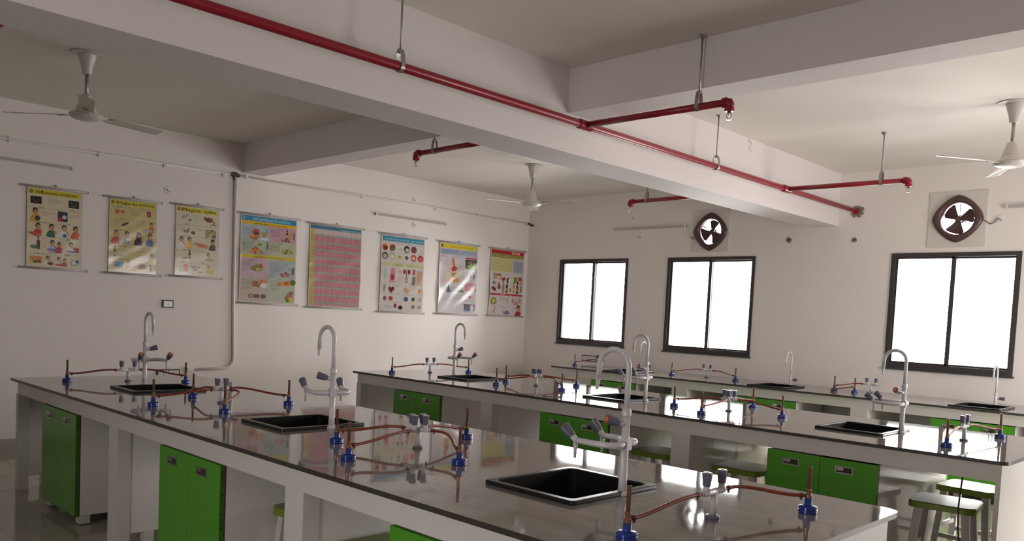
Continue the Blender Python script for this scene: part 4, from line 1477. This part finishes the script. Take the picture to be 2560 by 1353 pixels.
def art_malaria(c):
    c.rect(0.02, 0.01, 0.98, 0.985, '#cdbd80')
    c.rect(0.03, 0.02, 0.97, 0.085, '#d3bf3a')
    logo(c, 0.07, 0.052, 0.035, '#9a7444')
    c.text('Malaria', 0.15, 0.073, 0.030, '#141208', 0.42, 0.022)
    c.text('मलेिरया', 0.60, 0.072, 0.024, '#141208', 0.34, 0.012)
    heads(c, [(0.11, ('Malaria', 0.16), ('मलेिरया', 0.63)), (0.275, ('CAUSES', 0.20), ('कारण', 0.66)), (0.43, ('SYMPTOMS', 0.18), ('लक्षण', 0.68)), (0.645, ('TREATMENT', 0.18), ('उपचार', 0.67)), (0.82, ('SUPPORTING CARE', 0.10), ('मदद उपचार', 0.62))])
    c.rect(0.12, 0.15, 0.20, 0.20, '#a86a4a'); c.rect(0.23, 0.155, 0.32, 0.195, '#c2543c'); c.small(0.10, 0.215, 0.33, 0.235)
    c.small(0.42, 0.135, 0.66, 0.215, step=0.016, seed=3); c.rect(0.78, 0.13, 0.87, 0.205, '#7d1f22'); c.ell(0.825, 0.17, 0.02, 0.015, '#c85a3a')
    c.ell(0.33, 0.335, 0.085, 0.018, '#3a2a1c', 1, -0.5); c.line(0.26, 0.31, 0.42, 0.40, 0.003, '#3a2a1c'); c.line(0.30, 0.36, 0.22, 0.385, 0.003, '#3a2a1c'); c.line(0.36, 0.34, 0.40, 0.29, 0.003, '#3a2a1c')
    c.small(0.09, 0.30, 0.21, 0.36, seed=5); c.small(0.56, 0.30, 0.74, 0.35, seed=6)
    c.person(0.88, 0.315, 0.9, '#c23b2c'); c.ell(0.80, 0.385, 0.12, 0.02, '#c9a23c'); c.ell(0.78, 0.40, 0.13, 0.012, '#b0b0b8')
    for u, col, k in ((0.15, '#b8322a', 1.25), (0.37, '#8d92a6', 1.15), (0.62, '#3a2a38', 1.25), (0.86, '#2d5a9c', 1.15)):
        c.person(u, 0.475, k, col)
    c.ell(0.62, 0.49, 0.055, 0.06, '#2a1e28'); c.ell(0.63, 0.483, 0.03, 0.024, '#c98d63')
    c.ell(0.41, 0.545, 0.05, 0.02, '#e2dccc'); 
    for u in (0.12, 0.36, 0.60, 0.82): c.small(u, 0.60, u + 0.14, 0.612, seed=int(u * 77))
    c.bottle(0.13, 0.72, 1.2, '#4a3a1e', '#2a2216', '#c8b88a'); c.ell(0.23, 0.765, 0.09, 0.018, '#a39a72'); c.small(0.22, 0.685, 0.42, 0.72, seed=8)
    c.ell(0.80, 0.76, 0.13, 0.022, '#b57a3a'); c.ell(0.78, 0.79, 0.14, 0.012, '#9aa0a8'); c.ell(0.90, 0.735, 0.035, 0.022, '#2a1c16'); c.small(0.60, 0.69, 0.84, 0.715, seed=9)
    c.rect(0.12, 0.85, 0.31, 0.945, '#5a8cb8'); c.ell(0.21, 0.905, 0.08, 0.03, '#3a6a92'); c.rect(0.12, 0.935, 0.31, 0.955, '#c8923a')
    c.person(0.41, 0.865, 0.85, '#b8342c'); c.ell(0.43, 0.945, 0.06, 0.012, '#d8cca8')
    c.pile(0.66, 0.90, 0.09, 0.035, ['#b8442c', '#d8a23c', '#7a2a20', '#5a7a3a'], 10, 6, 0.035); c.rect(0.70, 0.87, 0.78, 0.93, '#9c3028')
    c.ell(0.88, 0.88, 0.025, 0.02, '#1c1814'); c.ell(0.89, 0.93, 0.03, 0.022, '#1c1814'); c.line(0.84, 0.955, 0.93, 0.955, 0.004, '#1c1814')


def art_plague(c):
    c.rect(0.02, 0.01, 0.98, 0.985, '#d9ceb4')
    c.rect(0.03, 0.02, 0.97, 0.085, '#d8c732')
    logo(c, 0.07, 0.052, 0.037)
    c.text('Plague', 0.14, 0.070, 0.032, '#141208', 0.42, 0.022)
    c.text('प्लेग', 0.62, 0.070, 0.026, '#141208', 0.30, 0.014)
    heads(c, [(0.265, ('CAUSES', 0.20), ('कारण', 0.66)), (0.435, ('SYMPTOMS', 0.16), ('लक्षण', 0.66)), (0.635, ('TREATMENT', 0.16), ('उपचार', 0.58)), (0.81, ('PREVENTION', 0.14), ('बचाव', 0.60))])
    c.ell(0.20, 0.15, 0.085, 0.020, '#8d867a', 1, -0.5); c.ell(0.20, 0.148, 0.05, 0.010, '#c6bfb2', 1, -0.5); c.ell(0.32, 0.195, 0.05, 0.018, '#8d867a', 1, -0.6)
    c.small(0.40, 0.115, 0.60, 0.20, step=0.016, seed=2)
    c.ell(0.76, 0.165, 0.095, 0.036, '#7a4a36'); c.ell(0.67, 0.15, 0.035, 0.022, '#7a4a36'); c.ell(0.66, 0.13, 0.014, 0.010, '#5a3226')
    for i in range(12): c.ell(0.84 + 0.05 * math.sin(i * 0.35), 0.175 + 0.006 * i, 0.012, 0.008, '#8a5a42')
    c.ell(0.90, 0.235, 0.05, 0.007, '#8a5a42')
    c.small(0.10, 0.30, 0.22, 0.35, seed=4); c.ell(0.24, 0.36, 0.07, 0.025, '#8a8578'); c.ell(0.40, 0.375, 0.05, 0.025, '#5e5a52'); c.ell(0.29, 0.335, 0.02, 0.03, '#6e6a60', 1, 0.4); c.small(0.48, 0.30, 0.62, 0.345, seed=5)
    c.rect(0.68, 0.31, 0.93, 0.42, '#8c9a5a'); c.person(0.84, 0.335, 0.8, '#d0c05a'); c.rect(0.84, 0.38, 0.93, 0.425, '#6a5a8a')
    for u, col in ((0.14, '#d8d4cc'), (0.32, '#d8b23a'), (0.86, '#3a3a48')):
        c.person(u, 0.485, 1.1, col)
    c.ell(0.58, 0.545, 0.14, 0.032, '#cf7a4a', 1, 0.15); c.ell(0.47, 0.525, 0.06, 0.022, '#a89a6a'); c.ell(0.70, 0.56, 0.05, 0.03, '#d88a5a')
    c.small(0.42, 0.595, 0.66, 0.612, seed=6)
    c.bottle(0.33, 0.70, 1.1, '#3a3428', '#1c1a16', '#9a9484'); c.ell(0.23, 0.745, 0.07, 0.016, '#8a867a'); c.person(0.76, 0.68, 0.8, '#cfcac0'); c.ell(0.80, 0.75, 0.12, 0.018, '#a8a498'); c.small(0.15, 0.775, 0.40, 0.79)
    c.rect(0.11, 0.85, 0.20, 0.93, '#c8c0a8'); c.rect(0.20, 0.835, 0.29, 0.94, '#c85a34'); c.ell(0.15, 0.93, 0.05, 0.025, '#7a9a4a')
    for u, v in ((0.42, 0.86), (0.53, 0.865), (0.46, 0.90), (0.59, 0.93)): c.ell(u, v, 0.055, 0.018, '#56524c'); c.ell(u, v - 0.006, 0.045, 0.011, '#cfc8b8')
    c.person(0.77, 0.855, 0.6, '#d8cf6a'); c.ell(0.80, 0.925, 0.10, 0.028, '#c9c262')


def art_vitamins(c):
    c.rect(0.015, 0.01, 0.985, 0.985, '#b9bba6')
    c.rect(0.015, 0.012, 0.985, 0.068, '#2f86b8')
    c.ell(0.06, 0.04, 0.02, 0.014, '#8fb8c8')
    c.text('VITAMINS', 0.20, 0.060, 0.030, '#bfe0d2', 0.36, 0.02)
    c.text('िवटािमन', 0.58, 0.060, 0.028, '#a8dcc8', 0.30, 0.012)
    c.rect(0.015, 0.068, 0.985, 0.112, '#dcb62a')
    c.text('FAT SOLUBLE', 0.24, 0.104, 0.018, '#2a2410', 0.25, 0.03)
    c.text('वसा में घुलनशील', 0.51, 0.104, 0.018, '#a8641c', 0.30, 0.01)
    P4 = [(0.015, 0.112, 0.50, 0.285, '#a9b8bd'), (0.50, 0.112, 0.985, 0.285, '#c49aa6'), (0.015, 0.285, 0.50, 0.45, '#aab0a0'), (0.50, 0.285, 0.985, 0.45, '#b4b49a'),
          (0.015, 0.49, 0.50, 0.70, '#c0a4ae'), (0.50, 0.49, 0.985, 0.70, '#aab2b8'), (0.015, 0.70, 0.50, 0.985, '#b8a89a'), (0.50, 0.70, 0.985, 0.985, '#b4b8a4')]
    for i, (a, b, d, e, k) in enumerate(P4):
        c.rect(a, b, d, e, k)
        c.text(['Vitamin A', 'Vitamin D', 'Vitamin E', 'Vitamin K', 'Vitamin B1', 'Vitamin B2', 'Vitamin C', 'Vitamin B12'][i], a + 0.16, b + 0.020, 0.010, '#2c2a28', None, 0.01)
        c.small(a + 0.03, b + 0.032, a + 0.20, b + (0.13 if i < 4 else 0.15), '#4a4844', 0.014, i)
    c.rect(0.015, 0.45, 0.985, 0.49, '#cdb82a')
    c.text('WATER SOLUBLE', 0.22, 0.481, 0.016, '#4a4a18', 0.25, 0.02)
    c.text('जल में घुलनशील', 0.50, 0.481, 0.016, '#6a7a22', 0.30, 0.01)
    c.ell(0.27, 0.195, 0.065, 0.042, '#b5482a'); c.ell(0.27, 0.21, 0.035, 0.022, '#3f3a1c'); c.pile(0.24, 0.25, 0.08, 0.018, ['#c0502c', '#d8923a', '#8a2a1c'], 10, 2, 0.03); c.ell(0.41, 0.215, 0.045, 0.03, '#a8923c'); c.rect(0.44, 0.15, 0.475, 0.20, '#8a949a'); c.ell(0.41, 0.265, 0.08, 0.012, '#d8d8d0')
    c.bottle(0.82, 0.19, 0.9, '#5a4632', '#3a2a20', '#c8b89a'); c.rect(0.86, 0.15, 0.905, 0.24, '#c89a3c'); c.rect(0.93, 0.16, 0.97, 0.24, '#8a6a8a'); c.pile(0.79, 0.25, 0.10, 0.014, ['#7a6248', '#9a8468', '#5a4636'], 12, 4, 0.025)
    c.poly([(0.13, 0.43), (0.27, 0.345), (0.41, 0.43)], '#a85a3c'); c.pile(0.27, 0.41, 0.11, 0.022, ['#c0603a', '#8a3f28', '#d08a4a'], 14, 6, 0.022); c.rect(0.30, 0.315, 0.38, 0.345, '#7a8a2c'); c.bottle(0.475, 0.34, 0.7, '#6a5a40')
    c.pile(0.84, 0.385, 0.10, 0.022, ['#4f5f28', '#7a8a3a', '#9aa04a', '#34421c'], 16, 7, 0.035)
    c.pile(0.32, 0.60, 0.12, 0.026, ['#8a8a4a', '#6e7038', '#a89a5a', '#b8a868'], 18, 8, 0.035); c.ell(0.37, 0.57, 0.03, 0.02, '#b83a3a')
    c.pile(0.80, 0.655, 0.09, 0.022, ['#9a5a5a', '#7a3a40', '#b88a80'], 16, 9, 0.028); c.rect(0.92, 0.57, 0.975, 0.65, '#5a6a4c'); c.ell(0.88, 0.59, 0.02, 0.02, '#8a9096')
    c.pile(0.30, 0.78, 0.08, 0.028, ['#8a4a34', '#b86a3a', '#6a3028'], 12, 10, 0.035); c.pile(0.42, 0.755, 0.06, 0.018, ['#c8502c', '#d8862c'], 8, 11, 0.03); c.ell(0.43, 0.80, 0.06, 0.03, '#d8d4cc')
    c.pile(0.80, 0.765, 0.11, 0.018, ['#c8642c', '#d8902c', '#b8402a'], 14, 12, 0.03); c.ell(0.95, 0.745, 0.05, 0.035, '#4a6a2c')
    for u, k in ((0.21, '#b08a4a'), (0.31, '#7a2a24'), (0.42, '#5a5a50')): c.ell(u, 0.925, 0.05, 0.024, '#5e2a1c'); c.ell(u, 0.925, 0.034, 0.015, k)
    c.poly([(0.80, 0.93), (0.88, 0.86), (0.97, 0.93)], '#c85a5a'); c.pile(0.88, 0.95, 0.09, 0.015, ['#7a8a34', '#c8b43c', '#5a7030'], 10, 13, 0.03); c.ell(0.93, 0.87, 0.04, 0.025, '#6a7a4a')


def art_table(c):
    c.rect(0.01, 0.005, 0.99, 0.99, '#bfa9a6')
    c.rect(0.01, 0.008, 0.99, 0.055, '#3f7d94'); c.rect(0.09, 0.03, 0.99, 0.055, '#5a8ea0')
    c.text('Food Composition Table', 0.10, 0.045, 0.020, '#4a2a8c', 0.46, 0.03)
    c.text('आहार का पोषक मान', 0.60, 0.048, 0.018, '#b9d8dc', 0.36, 0.012)
    c.rect(0.01, 0.055, 0.09, 0.98, '#c7ab66')
    c.rect(0.09, 0.055, 0.99, 0.115, '#c9b8b4')
    n = 38
    v0, v1 = 0.115, 0.985
    for i in range(n):
        v = v0 + (v1 - v0) * i / n
        g = i % 4 == 0
        c.rect(0.09, v, 0.99, v + (v1 - v0) / n, '#8b9f93' if g else '#bb7780')
        c.rect(0.015, v + 0.004, 0.085, v + 0.012, '#7a5a2c', 0.6)
    rnd = random.Random(4)
    for i in range(n):
        v = v0 + (v1 - v0) * (i + 0.25) / n
        for j in range(34):
            u = 0.10 + 0.885 * j / 34
            if rnd.random() < 0.85:
                c.rect(u, v, u + 0.016, v + 0.010, '#e2c8c6', rnd.uniform(0.25, 0.6))
    for j in range(18): c.rect(0.09 + 0.05 * j, 0.055, 0.0915 + 0.05 * j, 0.985, '#a04a58', 0.7)


def art_nutrition(c):
    c.rect(0.01, 0.005, 0.99, 0.99, '#cdc3bd')
    c.rect(0.03, 0.018, 0.985, 0.082, '#3d8cae')
    c.text('DIGESTED AND NOURISHED', 0.08, 0.065, 0.022, '#9fd0d8', 0.56, 0.02)
    c.text('आहार एवं पोषण', 0.67, 0.065, 0.020, '#b9e0e0', 0.30, 0.012)
    c.text('NOURISHMENT', 0.34, 0.108, 0.010, '#a83a3a', 0.3, 0.02); c.text('पोषण', 0.60, 0.108, 0.010, '#4a4a4a')
    cols = [['#c8442c', '#5a2a1c'], ['#8a3a28', '#5a7a3a'], ['#d8d4cc', '#b8b4ac'], ['#30302c', '#c8c8b8'], ['#5a4a42', '#a83a32'], ['#d4d2cc', '#b8c0b0']]
    for j in range(6):
        u = 0.09 + 0.165 * j
        c.ell(u, 0.165, 0.065, 0.045, cols[j][0]); c.ell(u + 0.01, 0.175, 0.040, 0.024, cols[j][1])
        c.small(u - 0.05, 0.222, u + 0.05, 0.232, seed=j)
    c.poly([(0.05, 0.135), (0.10, 0.105), (0.15, 0.14)], '#d8b05a')
    cols = [['#4a4a40', '#b8b0a0'], ['#a8aa90', '#d8d8c8'], ['#d0d4b0', '#a8b04a'], ['#d8d4cc', '#5a5a54'], ['#b8302e', '#d8b8a0'], ['#a81f2c', '#d86a5a']]
    for j in range(6):
        u = 0.09 + 0.165 * j
        c.ell(u, 0.275, 0.068, 0.045, cols[j][0]); c.ell(u, 0.28, 0.044, 0.026, cols[j][1])
        c.small(u - 0.05, 0.332, u + 0.05, 0.342, seed=j + 7)
    c.rect(0.01, 0.358, 0.99, 0.402, '#c2c08a'); c.text('BALANCED DIET', 0.33, 0.39, 0.012, '#6a6a3a', 0.3, 0.01); c.text('संतुिलत आहार', 0.60, 0.39, 0.012, '#6a6a3a')
    c.ell(0.10, 0.50, 0.05, 0.07, '#a8bab0'); c.poly([(0.20, 0.62), (0.24, 0.43), (0.32, 0.43), (0.34, 0.62)], '#c88a90'); c.ell(0.27, 0.55, 0.045, 0.04, '#a8343c')
    c.rect(0.41, 0.45, 0.49, 0.50, '#c89aa0'); c.small(0.39, 0.52, 0.51, 0.60)
    for s in (-1, 1): c.ell(0.60 + 0.055 * s, 0.465, 0.03, 0.034, '#7a2430')
    c.rect(0.592, 0.43, 0.608, 0.56, '#8a2a34'); c.ell(0.60, 0.58, 0.032, 0.032, '#54545a'); c.ell(0.60, 0.578, 0.020, 0.018, '#cdc3bd')
    c.rect(0.74, 0.43, 0.80, 0.50, '#a83a34'); c.poly([(0.72, 0.64), (0.74, 0.52), (0.82, 0.52), (0.80, 0.64)], '#7a8078'); c.rect(0.84, 0.44, 0.97, 0.64, '#bf9c84')
    for du, dv in ((-0.035, 0), (0.035, 0), (0, 0.03)): c.ell(0.26 + du, 0.70 + dv, 0.036, 0.026, '#7a2228')
    c.ell(0.60, 0.71, 0.065, 0.036, '#c89a84', 1, 0.4); c.ell(0.42, 0.72, 0.04, 0.03, '#c8c4c8'); c.ell(0.92, 0.71, 0.04, 0.03, '#d8905a'); c.ell(0.10, 0.70, 0.03, 0.05, '#8a948e')
    c.ell(0.60, 0.83, 0.055, 0.030, '#3f5f86'); c.ell(0.77, 0.825, 0.04, 0.028, '#4a5248'); c.ell(0.25, 0.83, 0.05, 0.03, '#b04a4a'); c.ell(0.42, 0.83, 0.05, 0.028, '#c8ccd0'); c.ell(0.12, 0.83, 0.04, 0.03, '#8a5a5a'); c.ell(0.93, 0.83, 0.04, 0.03, '#a8a4a0')
    for v in (0.65, 0.77, 0.875): c.small(0.08, v, 0.94, v + 0.012, seed=int(v * 100))
    c.ell(0.36, 0.925, 0.035, 0.03, '#a02a3c'); c.ell(0.48, 0.945, 0.05, 0.028, '#26262a'); c.ell(0.20, 0.935, 0.10, 0.022, '#b0b8ba'); c.ell(0.78, 0.93, 0.04, 0.026, '#7a7a72'); c.ell(0.92, 0.93, 0.04, 0.026, '#9a9690')


def art_food(c):
    c.rect(0.01, 0.005, 0.99, 0.99, '#c6bfc2')
    c.rect(0.02, 0.015, 0.98, 0.075, '#dccb2e')
    logo(c, 0.065, 0.046, 0.030, '#7a5a2a')
    c.text('OUR FOOD', 0.26, 0.062, 0.022, '#c8641e', 0.30, 0.03)
    c.text('हमारा भोजन', 0.58, 0.062, 0.020, '#8a8a1e', 0.30, 0.012)
    c.rect(0.02, 0.085, 0.52, 0.165, '#9aa6bc'); c.rect(0.53, 0.085, 0.98, 0.165, '#a8b0c0')
    c.small(0.04, 0.095, 0.50, 0.155, '#3c4458', seed=3); c.small(0.55, 0.095, 0.96, 0.15, '#4c5468', seed=4)
    c.text('FOOD PYRAMID', 0.03, 0.20, 0.014, '#c8384a', 0.28, 0.02); c.text('भोजन िपरािमड', 0.40, 0.20, 0.014, '#c8384a', 0.25, 0.01)
    c.rect(0.68, 0.18, 0.98, 0.20, '#c83848')
    c.poly([(0.36, 0.195), (0.10, 0.56), (0.62, 0.56)], '#d0b8a4')
    c.poly([(0.36, 0.195), (0.31, 0.27), (0.41, 0.27)], '#a8783c')
    c.pile(0.37, 0.285, 0.04, 0.015, ['#b83a2c', '#c86a3c'], 8, 1, 0.022)
    c.pile(0.40, 0.355, 0.06, 0.022, ['#a83242', '#c8546a', '#8a2438'], 12, 2, 0.03)
    c.pile(0.43, 0.45, 0.09, 0.030, ['#8a8a3c', '#a8a04a', '#c85a3a', '#6a7a34'], 18, 3, 0.032)
    c.pile(0.42, 0.515, 0.11, 0.020, ['#b85a3c', '#d8a04a', '#c8382c', '#7a8a3c'], 18, 4, 0.026)
    c.pile(0.24, 0.47, 0.06, 0.03, ['#d8ccb8', '#c8b89a'], 10, 5, 0.04)
    c.small(0.03, 0.22, 0.24, 0.33, seed=5); c.small(0.50, 0.30, 0.66, 0.50, seed=6)
    c.rect(0.68, 0.205, 0.98, 0.345, '#4a3a40'); c.ell(0.84, 0.31, 0.12, 0.03, '#9ab83c')
    for a in range(7): c.line(0.84, 0.32, 0.84 + 0.11 * math.cos(a * 0.5), 0.32 - 0.09 * math.sin(a * 0.5) - 0.02, 0.010, '#c8d4a0' if a % 2 else '#7a9a3c')
    c.ell(0.83, 0.455, 0.02, 0.035, '#6a6a70', 1, 0.3); c.ell(0.92, 0.45, 0.022, 0.04, '#4a4a50', 1, 0.3); c.rect(0.68, 0.36, 0.98, 0.50, '#b8b4b8', 0.3)
    c.rect(0.68, 0.55, 0.95, 0.66, '#c8788a', 0.8); c.rect(0.95, 0.55, 0.98, 0.67, '#6a3a34')
    c.ell(0.83, 0.62, 0.08, 0.03, '#d8a8a8'); c.poly([(0.20, 0.70), (0.26, 0.58), (0.31, 0.70)], '#5a6272'); c.rect(0.50, 0.655, 0.66, 0.69, '#7a8a72')
    c.small(0.18, 0.62, 0.64, 0.68, '#3a4448', seed=8); c.ell(0.84, 0.75, 0.04, 0.02, '#c05a6a')
    c.small(0.06, 0.73, 0.62, 0.82, seed=9); c.small(0.70, 0.79, 0.94, 0.82, seed=10)
    c.rect(0.68, 0.855, 0.97, 0.945, '#5a5260'); c.ell(0.90, 0.905, 0.05, 0.04, '#e0e0dc'); c.ell(0.90, 0.905, 0.03, 0.02, '#c9b29a'); c.rect(0.68, 0.945, 0.82, 0.965, '#4a86b8')


def art_fat(c):
    c.rect(0.01, 0.005, 0.99, 0.99, '#d6cbc6')
    c.rect(0.02, 0.010, 0.99, 0.066, '#c2242c')
    c.text('(FAT) LIPIDS', 0.16, 0.055, 0.026, '#7d1218', 0.42, 0.02)
    c.text('वसा', 0.62, 0.056, 0.036, '#f4efe8', 0.26, 0.03)
    c.ell(0.06, 0.038, 0.022, 0.016, '#8a1a20')
    c.rect(0.02, 0.068, 0.99, 0.125, '#b2ad5c'); c.small(0.04, 0.075, 0.97, 0.12, '#26240e', 0.014, 2, 0.85)
    c.rect(0.02, 0.13, 0.66, 0.335, '#cdc887'); c.rect(0.68, 0.15, 0.985, 0.34, '#aeb0c0')
    c.text('CLASSIFICATION', 0.20, 0.155, 0.009, '#5a5a2a', 0.4)
    for a, b, d, e in ((0.35, 0.17, 0.20, 0.21), (0.35, 0.17, 0.48, 0.20), (0.20, 0.22, 0.10, 0.26), (0.20, 0.22, 0.28, 0.26), (0.48, 0.21, 0.40, 0.25), (0.48, 0.21, 0.58, 0.25), (0.30, 0.27, 0.22, 0.31), (0.56, 0.27, 0.62, 0.31), (0.40, 0.27, 0.44, 0.31)):
        c.line(a, b, d, e, 0.002, '#5e5a34'); c.small(d - 0.06, e, d + 0.06, e + 0.012, '#5e5a34', seed=int(d * 99))
    c.small(0.70, 0.165, 0.96, 0.325, '#4a4a58', 0.016, 5)
    c.text('SOURCES', 0.42, 0.375, 0.008, '#5a3a3a')
    c.rect(0.10, 0.36, 0.17, 0.45, '#9a9a6a'); c.rect(0.18, 0.365, 0.33, 0.445, '#b07a3c'); c.ell(0.25, 0.42, 0.06, 0.02, '#d8c89a')
    c.pile(0.40, 0.445, 0.04, 0.02, ['#7a1f28', '#9a2a34'], 7, 2, 0.028); c.ell(0.55, 0.455, 0.055, 0.036, '#43241c'); c.ell(0.59, 0.46, 0.045, 0.032, '#e6ddd2'); c.rect(0.71, 0.40, 0.82, 0.49, '#8c8a34'); c.rect(0.85, 0.40, 0.95, 0.495, '#b23a24'); c.ell(0.90, 0.47, 0.03, 0.018, '#e8d8c0')
    c.ell(0.13, 0.51, 0.05, 0.02, '#3a3a3c'); c.line(0.10, 0.50, 0.12, 0.46, 0.004, '#3a3a3c'); c.ell(0.14, 0.51, 0.03, 0.010, '#d6cbc6')
    c.ell(0.12, 0.60, 0.075, 0.030, '#8a2a54', 1, 0.45); c.ell(0.27, 0.53, 0.035, 0.03, '#a8542a'); c.ell(0.28, 0.575, 0.045, 0.03, '#8a3a20')
    for u, col, k, lb in ((0.40, '#8d8a88', 1.4, None), (0.51, '#4a2c1c', 1.35, '#c8a05a'), (0.72, '#c0853a', 1.3, '#e0c89a'), (0.83, '#5a2a18', 1.5, '#b8923c'), (0.94, '#96783a', 1.1, '#c83a2c')):
        c.bottle(u, 0.575, k, col, '#2c2018', lb)
    c.pile(0.61, 0.605, 0.03, 0.012, ['#c8a04a', '#b07a34'], 6, 6, 0.03)
    c.small(0.06, 0.645, 0.95, 0.655, seed=12)
    c.rect(0.02, 0.668, 0.985, 0.695, '#c01f34'); c.text('DEFICIENCY DISEASES', 0.30, 0.689, 0.009, '#f0d8d8', 0.25); c.text('कमी से रोग', 0.58, 0.689, 0.010, '#f0d8d8')
    c.ell(0.14, 0.785, 0.085, 0.055, '#5f6a1f'); c.ell(0.14, 0.785, 0.062, 0.042, '#c2c05a')
    c.ell(0.56, 0.77, 0.04, 0.05, '#9a949c'); c.ell(0.585, 0.78, 0.03, 0.045, '#d6cbc6')
    for u, v in ((0.70, 0.775), (0.77, 0.81), (0.84, 0.805), (0.92, 0.775)):
        c.ell(u, v, 0.032, 0.024, '#b85a4a'); c.poly([(u - 0.025, v - 0.01), (u, v - 0.05), (u + 0.025, v - 0.01)], '#b85a4a'); c.ell(u, v, 0.016, 0.012, '#e8b89a')
    c.small(0.30, 0.72, 0.48, 0.79, seed=14); c.small(0.68, 0.72, 0.96, 0.735, seed=15)
    c.line(0.14, 0.95, 0.20, 0.87, 0.012, '#b04a4a'); c.ell(0.15, 0.955, 0.03, 0.014, '#c89a9a')
    c.pile(0.52, 0.945, 0.09, 0.022, ['#8a6a9a', '#6a4a86', '#a890b8'], 16, 8, 0.030); c.ell(0.58, 0.965, 0.05, 0.02, '#9a7aa8')
    c.person(0.89, 0.885, 1.25, '#b83038'); c.ell(0.89, 0.965, 0.085, 0.03, '#a02834'); c.small(0.36, 0.865, 0.62, 0.89, seed=16); c.small(0.70, 0.87, 0.80, 0.92, seed=17)


def chart(y0, y1, zt, zb, art, label, small, seed, wave):
    """wall chart: rod at top and bottom, laminated sheet between, hung from a nail"""
    W = y1 - y0
    root = tag(empty('wall_chart', (0.0, y0, zb)), label, 'chart', 'printed charts hung on the wall')
    H = zt - zb
    for z, nm in ((H - 0.006, 'top_rod'), (0.010, 'bottom_rod')):
        b = MB(); b.tube([(0.014, 0, z), (0.014, W, z)], 0.0115, M['rod_grey'], 10)
        for yy in (0.0, W):
            s_ = -1 if yy == 0 else 1
            b.lathe([(0.0115, 0), (0.0135, 0.001), (0.0135, 0.010), (0.008, 0.012)], M['rod_grey'], (0.014, yy - s_ * 0.006, z), (0, s_, 0), 10)
        b.build(nm, root)
    b = MB()
    b.tube([(0.014, W * 0.34, H - 0.002), (0.007, W * 0.5, H + 0.020), (0.014, W * 0.66, H - 0.002)], 0.0012, M['rod_grey'], 5); b.build('hanging_string', root)
    b = MB(); b.lathe([(0.005, 0), (0.005, 0.012), (0.008, 0.013), (0.008, 0.016)], M['dark_steel'], (0.0, W * 0.5, H + 0.021), (1, 0, 0), 10); b.build('nail', root)
    m0 = 0.048 if small else 0.036
    w, h = W - 2 * m0, H - 0.034
    c = Canvas(w, h, 0.003, '#d2c8bc')
    art(c)
    nx, ny = c.W + 1, c.H + 1
    col = np.pad(c.a, ((0, 1), (0, 1), (0, 0)), mode='edge')
    col = np.where(col <= 0.04045, col / 12.92, ((col + 0.055) / 1.055) ** 2.4)
    u = np.linspace(0, 1, nx)[None, :].repeat(ny, 0)
    v = np.linspace(0, 1, ny)[:, None].repeat(nx, 1)
    rnd = np.random.default_rng(seed)
    env = np.sin(PI * np.clip(v, 0, 1)) ** 0.6
    low = 0.35 + 0.65 * np.clip((v - 0.25) / 0.5, 0, 1)
    d = np.zeros_like(u)
    for k in range(7):
        fu, fv = rnd.uniform(0.4, 3.2), rnd.uniform(0.6, 5.5)
        d += rnd.uniform(0.4, 1.0) / (1 + 0.35 * (fu + fv)) * np.sin(2 * PI * (fu * u + fv * v) + rnd.uniform(0, 6.3))
    d = d - d.min()
    edge = np.exp(-u / 0.07) * np.sin(PI * v) * 1.1
    x = 0.011 + wave * env * low * (0.55 * d + edge * (0.6 + 0.4 * np.sin(9 * v + seed)))
    yy = m0 + w * u
    zz = (H - 0.012) - h * v - 0.004
    co = np.stack([x, yy, zz], 2).reshape(-1, 3)
    i = np.arange(ny - 1)[:, None] * nx + np.arange(nx - 1)[None, :]
    q = np.stack([i, i + nx, i + nx + 1, i + 1], 2).reshape(-1, 4)
    me = bpy.data.meshes.new('printed_sheet')
    me.vertices.add(len(co)); me.vertices.foreach_set('co', co.astype(np.float32).ravel())
    me.loops.add(q.size); me.loops.foreach_set('vertex_index', q.astype(np.int32).ravel())
    me.polygons.add(len(q))
    me.polygons.foreach_set('loop_start', (np.arange(len(q)) * 4).astype(np.int32))
    me.polygons.foreach_set('use_smooth', np.ones(len(q), bool))
    at = me.attributes.new('print', 'FLOAT_COLOR', 'POINT')
    at.data.foreach_set('color', np.concatenate([col.reshape(-1, 3), np.ones((len(co), 1))], 1).astype(np.float32).ravel())
    me.materials.append(M['print'])
    me.update(calc_edges=True)
    me.validate()
    o = bpy.data.objects.new('printed_sheet', me)
    C.objects.link(o); o.parent = root
    return root


for args in (
        (-6.950, -6.367, 2.508, 1.722, art_influenza, 'Influenza chart with yellow title band and two black pictures, farthest from the windows', True, 1, 0.003),
        (-6.212, -5.640, 2.503, 1.724, art_malaria, 'tan yellow Malaria chart hanging between the Influenza and Plague charts', True, 12, 0.003),
        (-5.538, -4.958, 2.518, 1.738, art_plague, 'Plague chart with a brown rat picture, beside the vertical conduit', True, 3, 0.003),
        (-4.790, -4.000, 2.518, 1.484, art_vitamins, 'VITAMINS chart with blue title and yellow bands of food pictures', False, 4, 0.013),
        (-3.895, -3.070, 2.506, 1.472, art_table, 'pink and green striped table chart, full of tiny figures', False, 5, 0.013),
        (-2.832, -2.035, 2.494, 1.455, art_nutrition, 'chart with blue title and two rows of round food pictures', False, 6, 0.015),
        (-1.835, -1.035, 2.488, 1.465, art_food, 'OUR FOOD chart with a yellow title and a food pyramid', False, 7, 0.016),
        (-0.845, -0.058, 2.489, 1.472, art_fat, 'chart with a red title band and oil bottles, in the wall corner', False, 8, 0.011)):
    chart(*args)
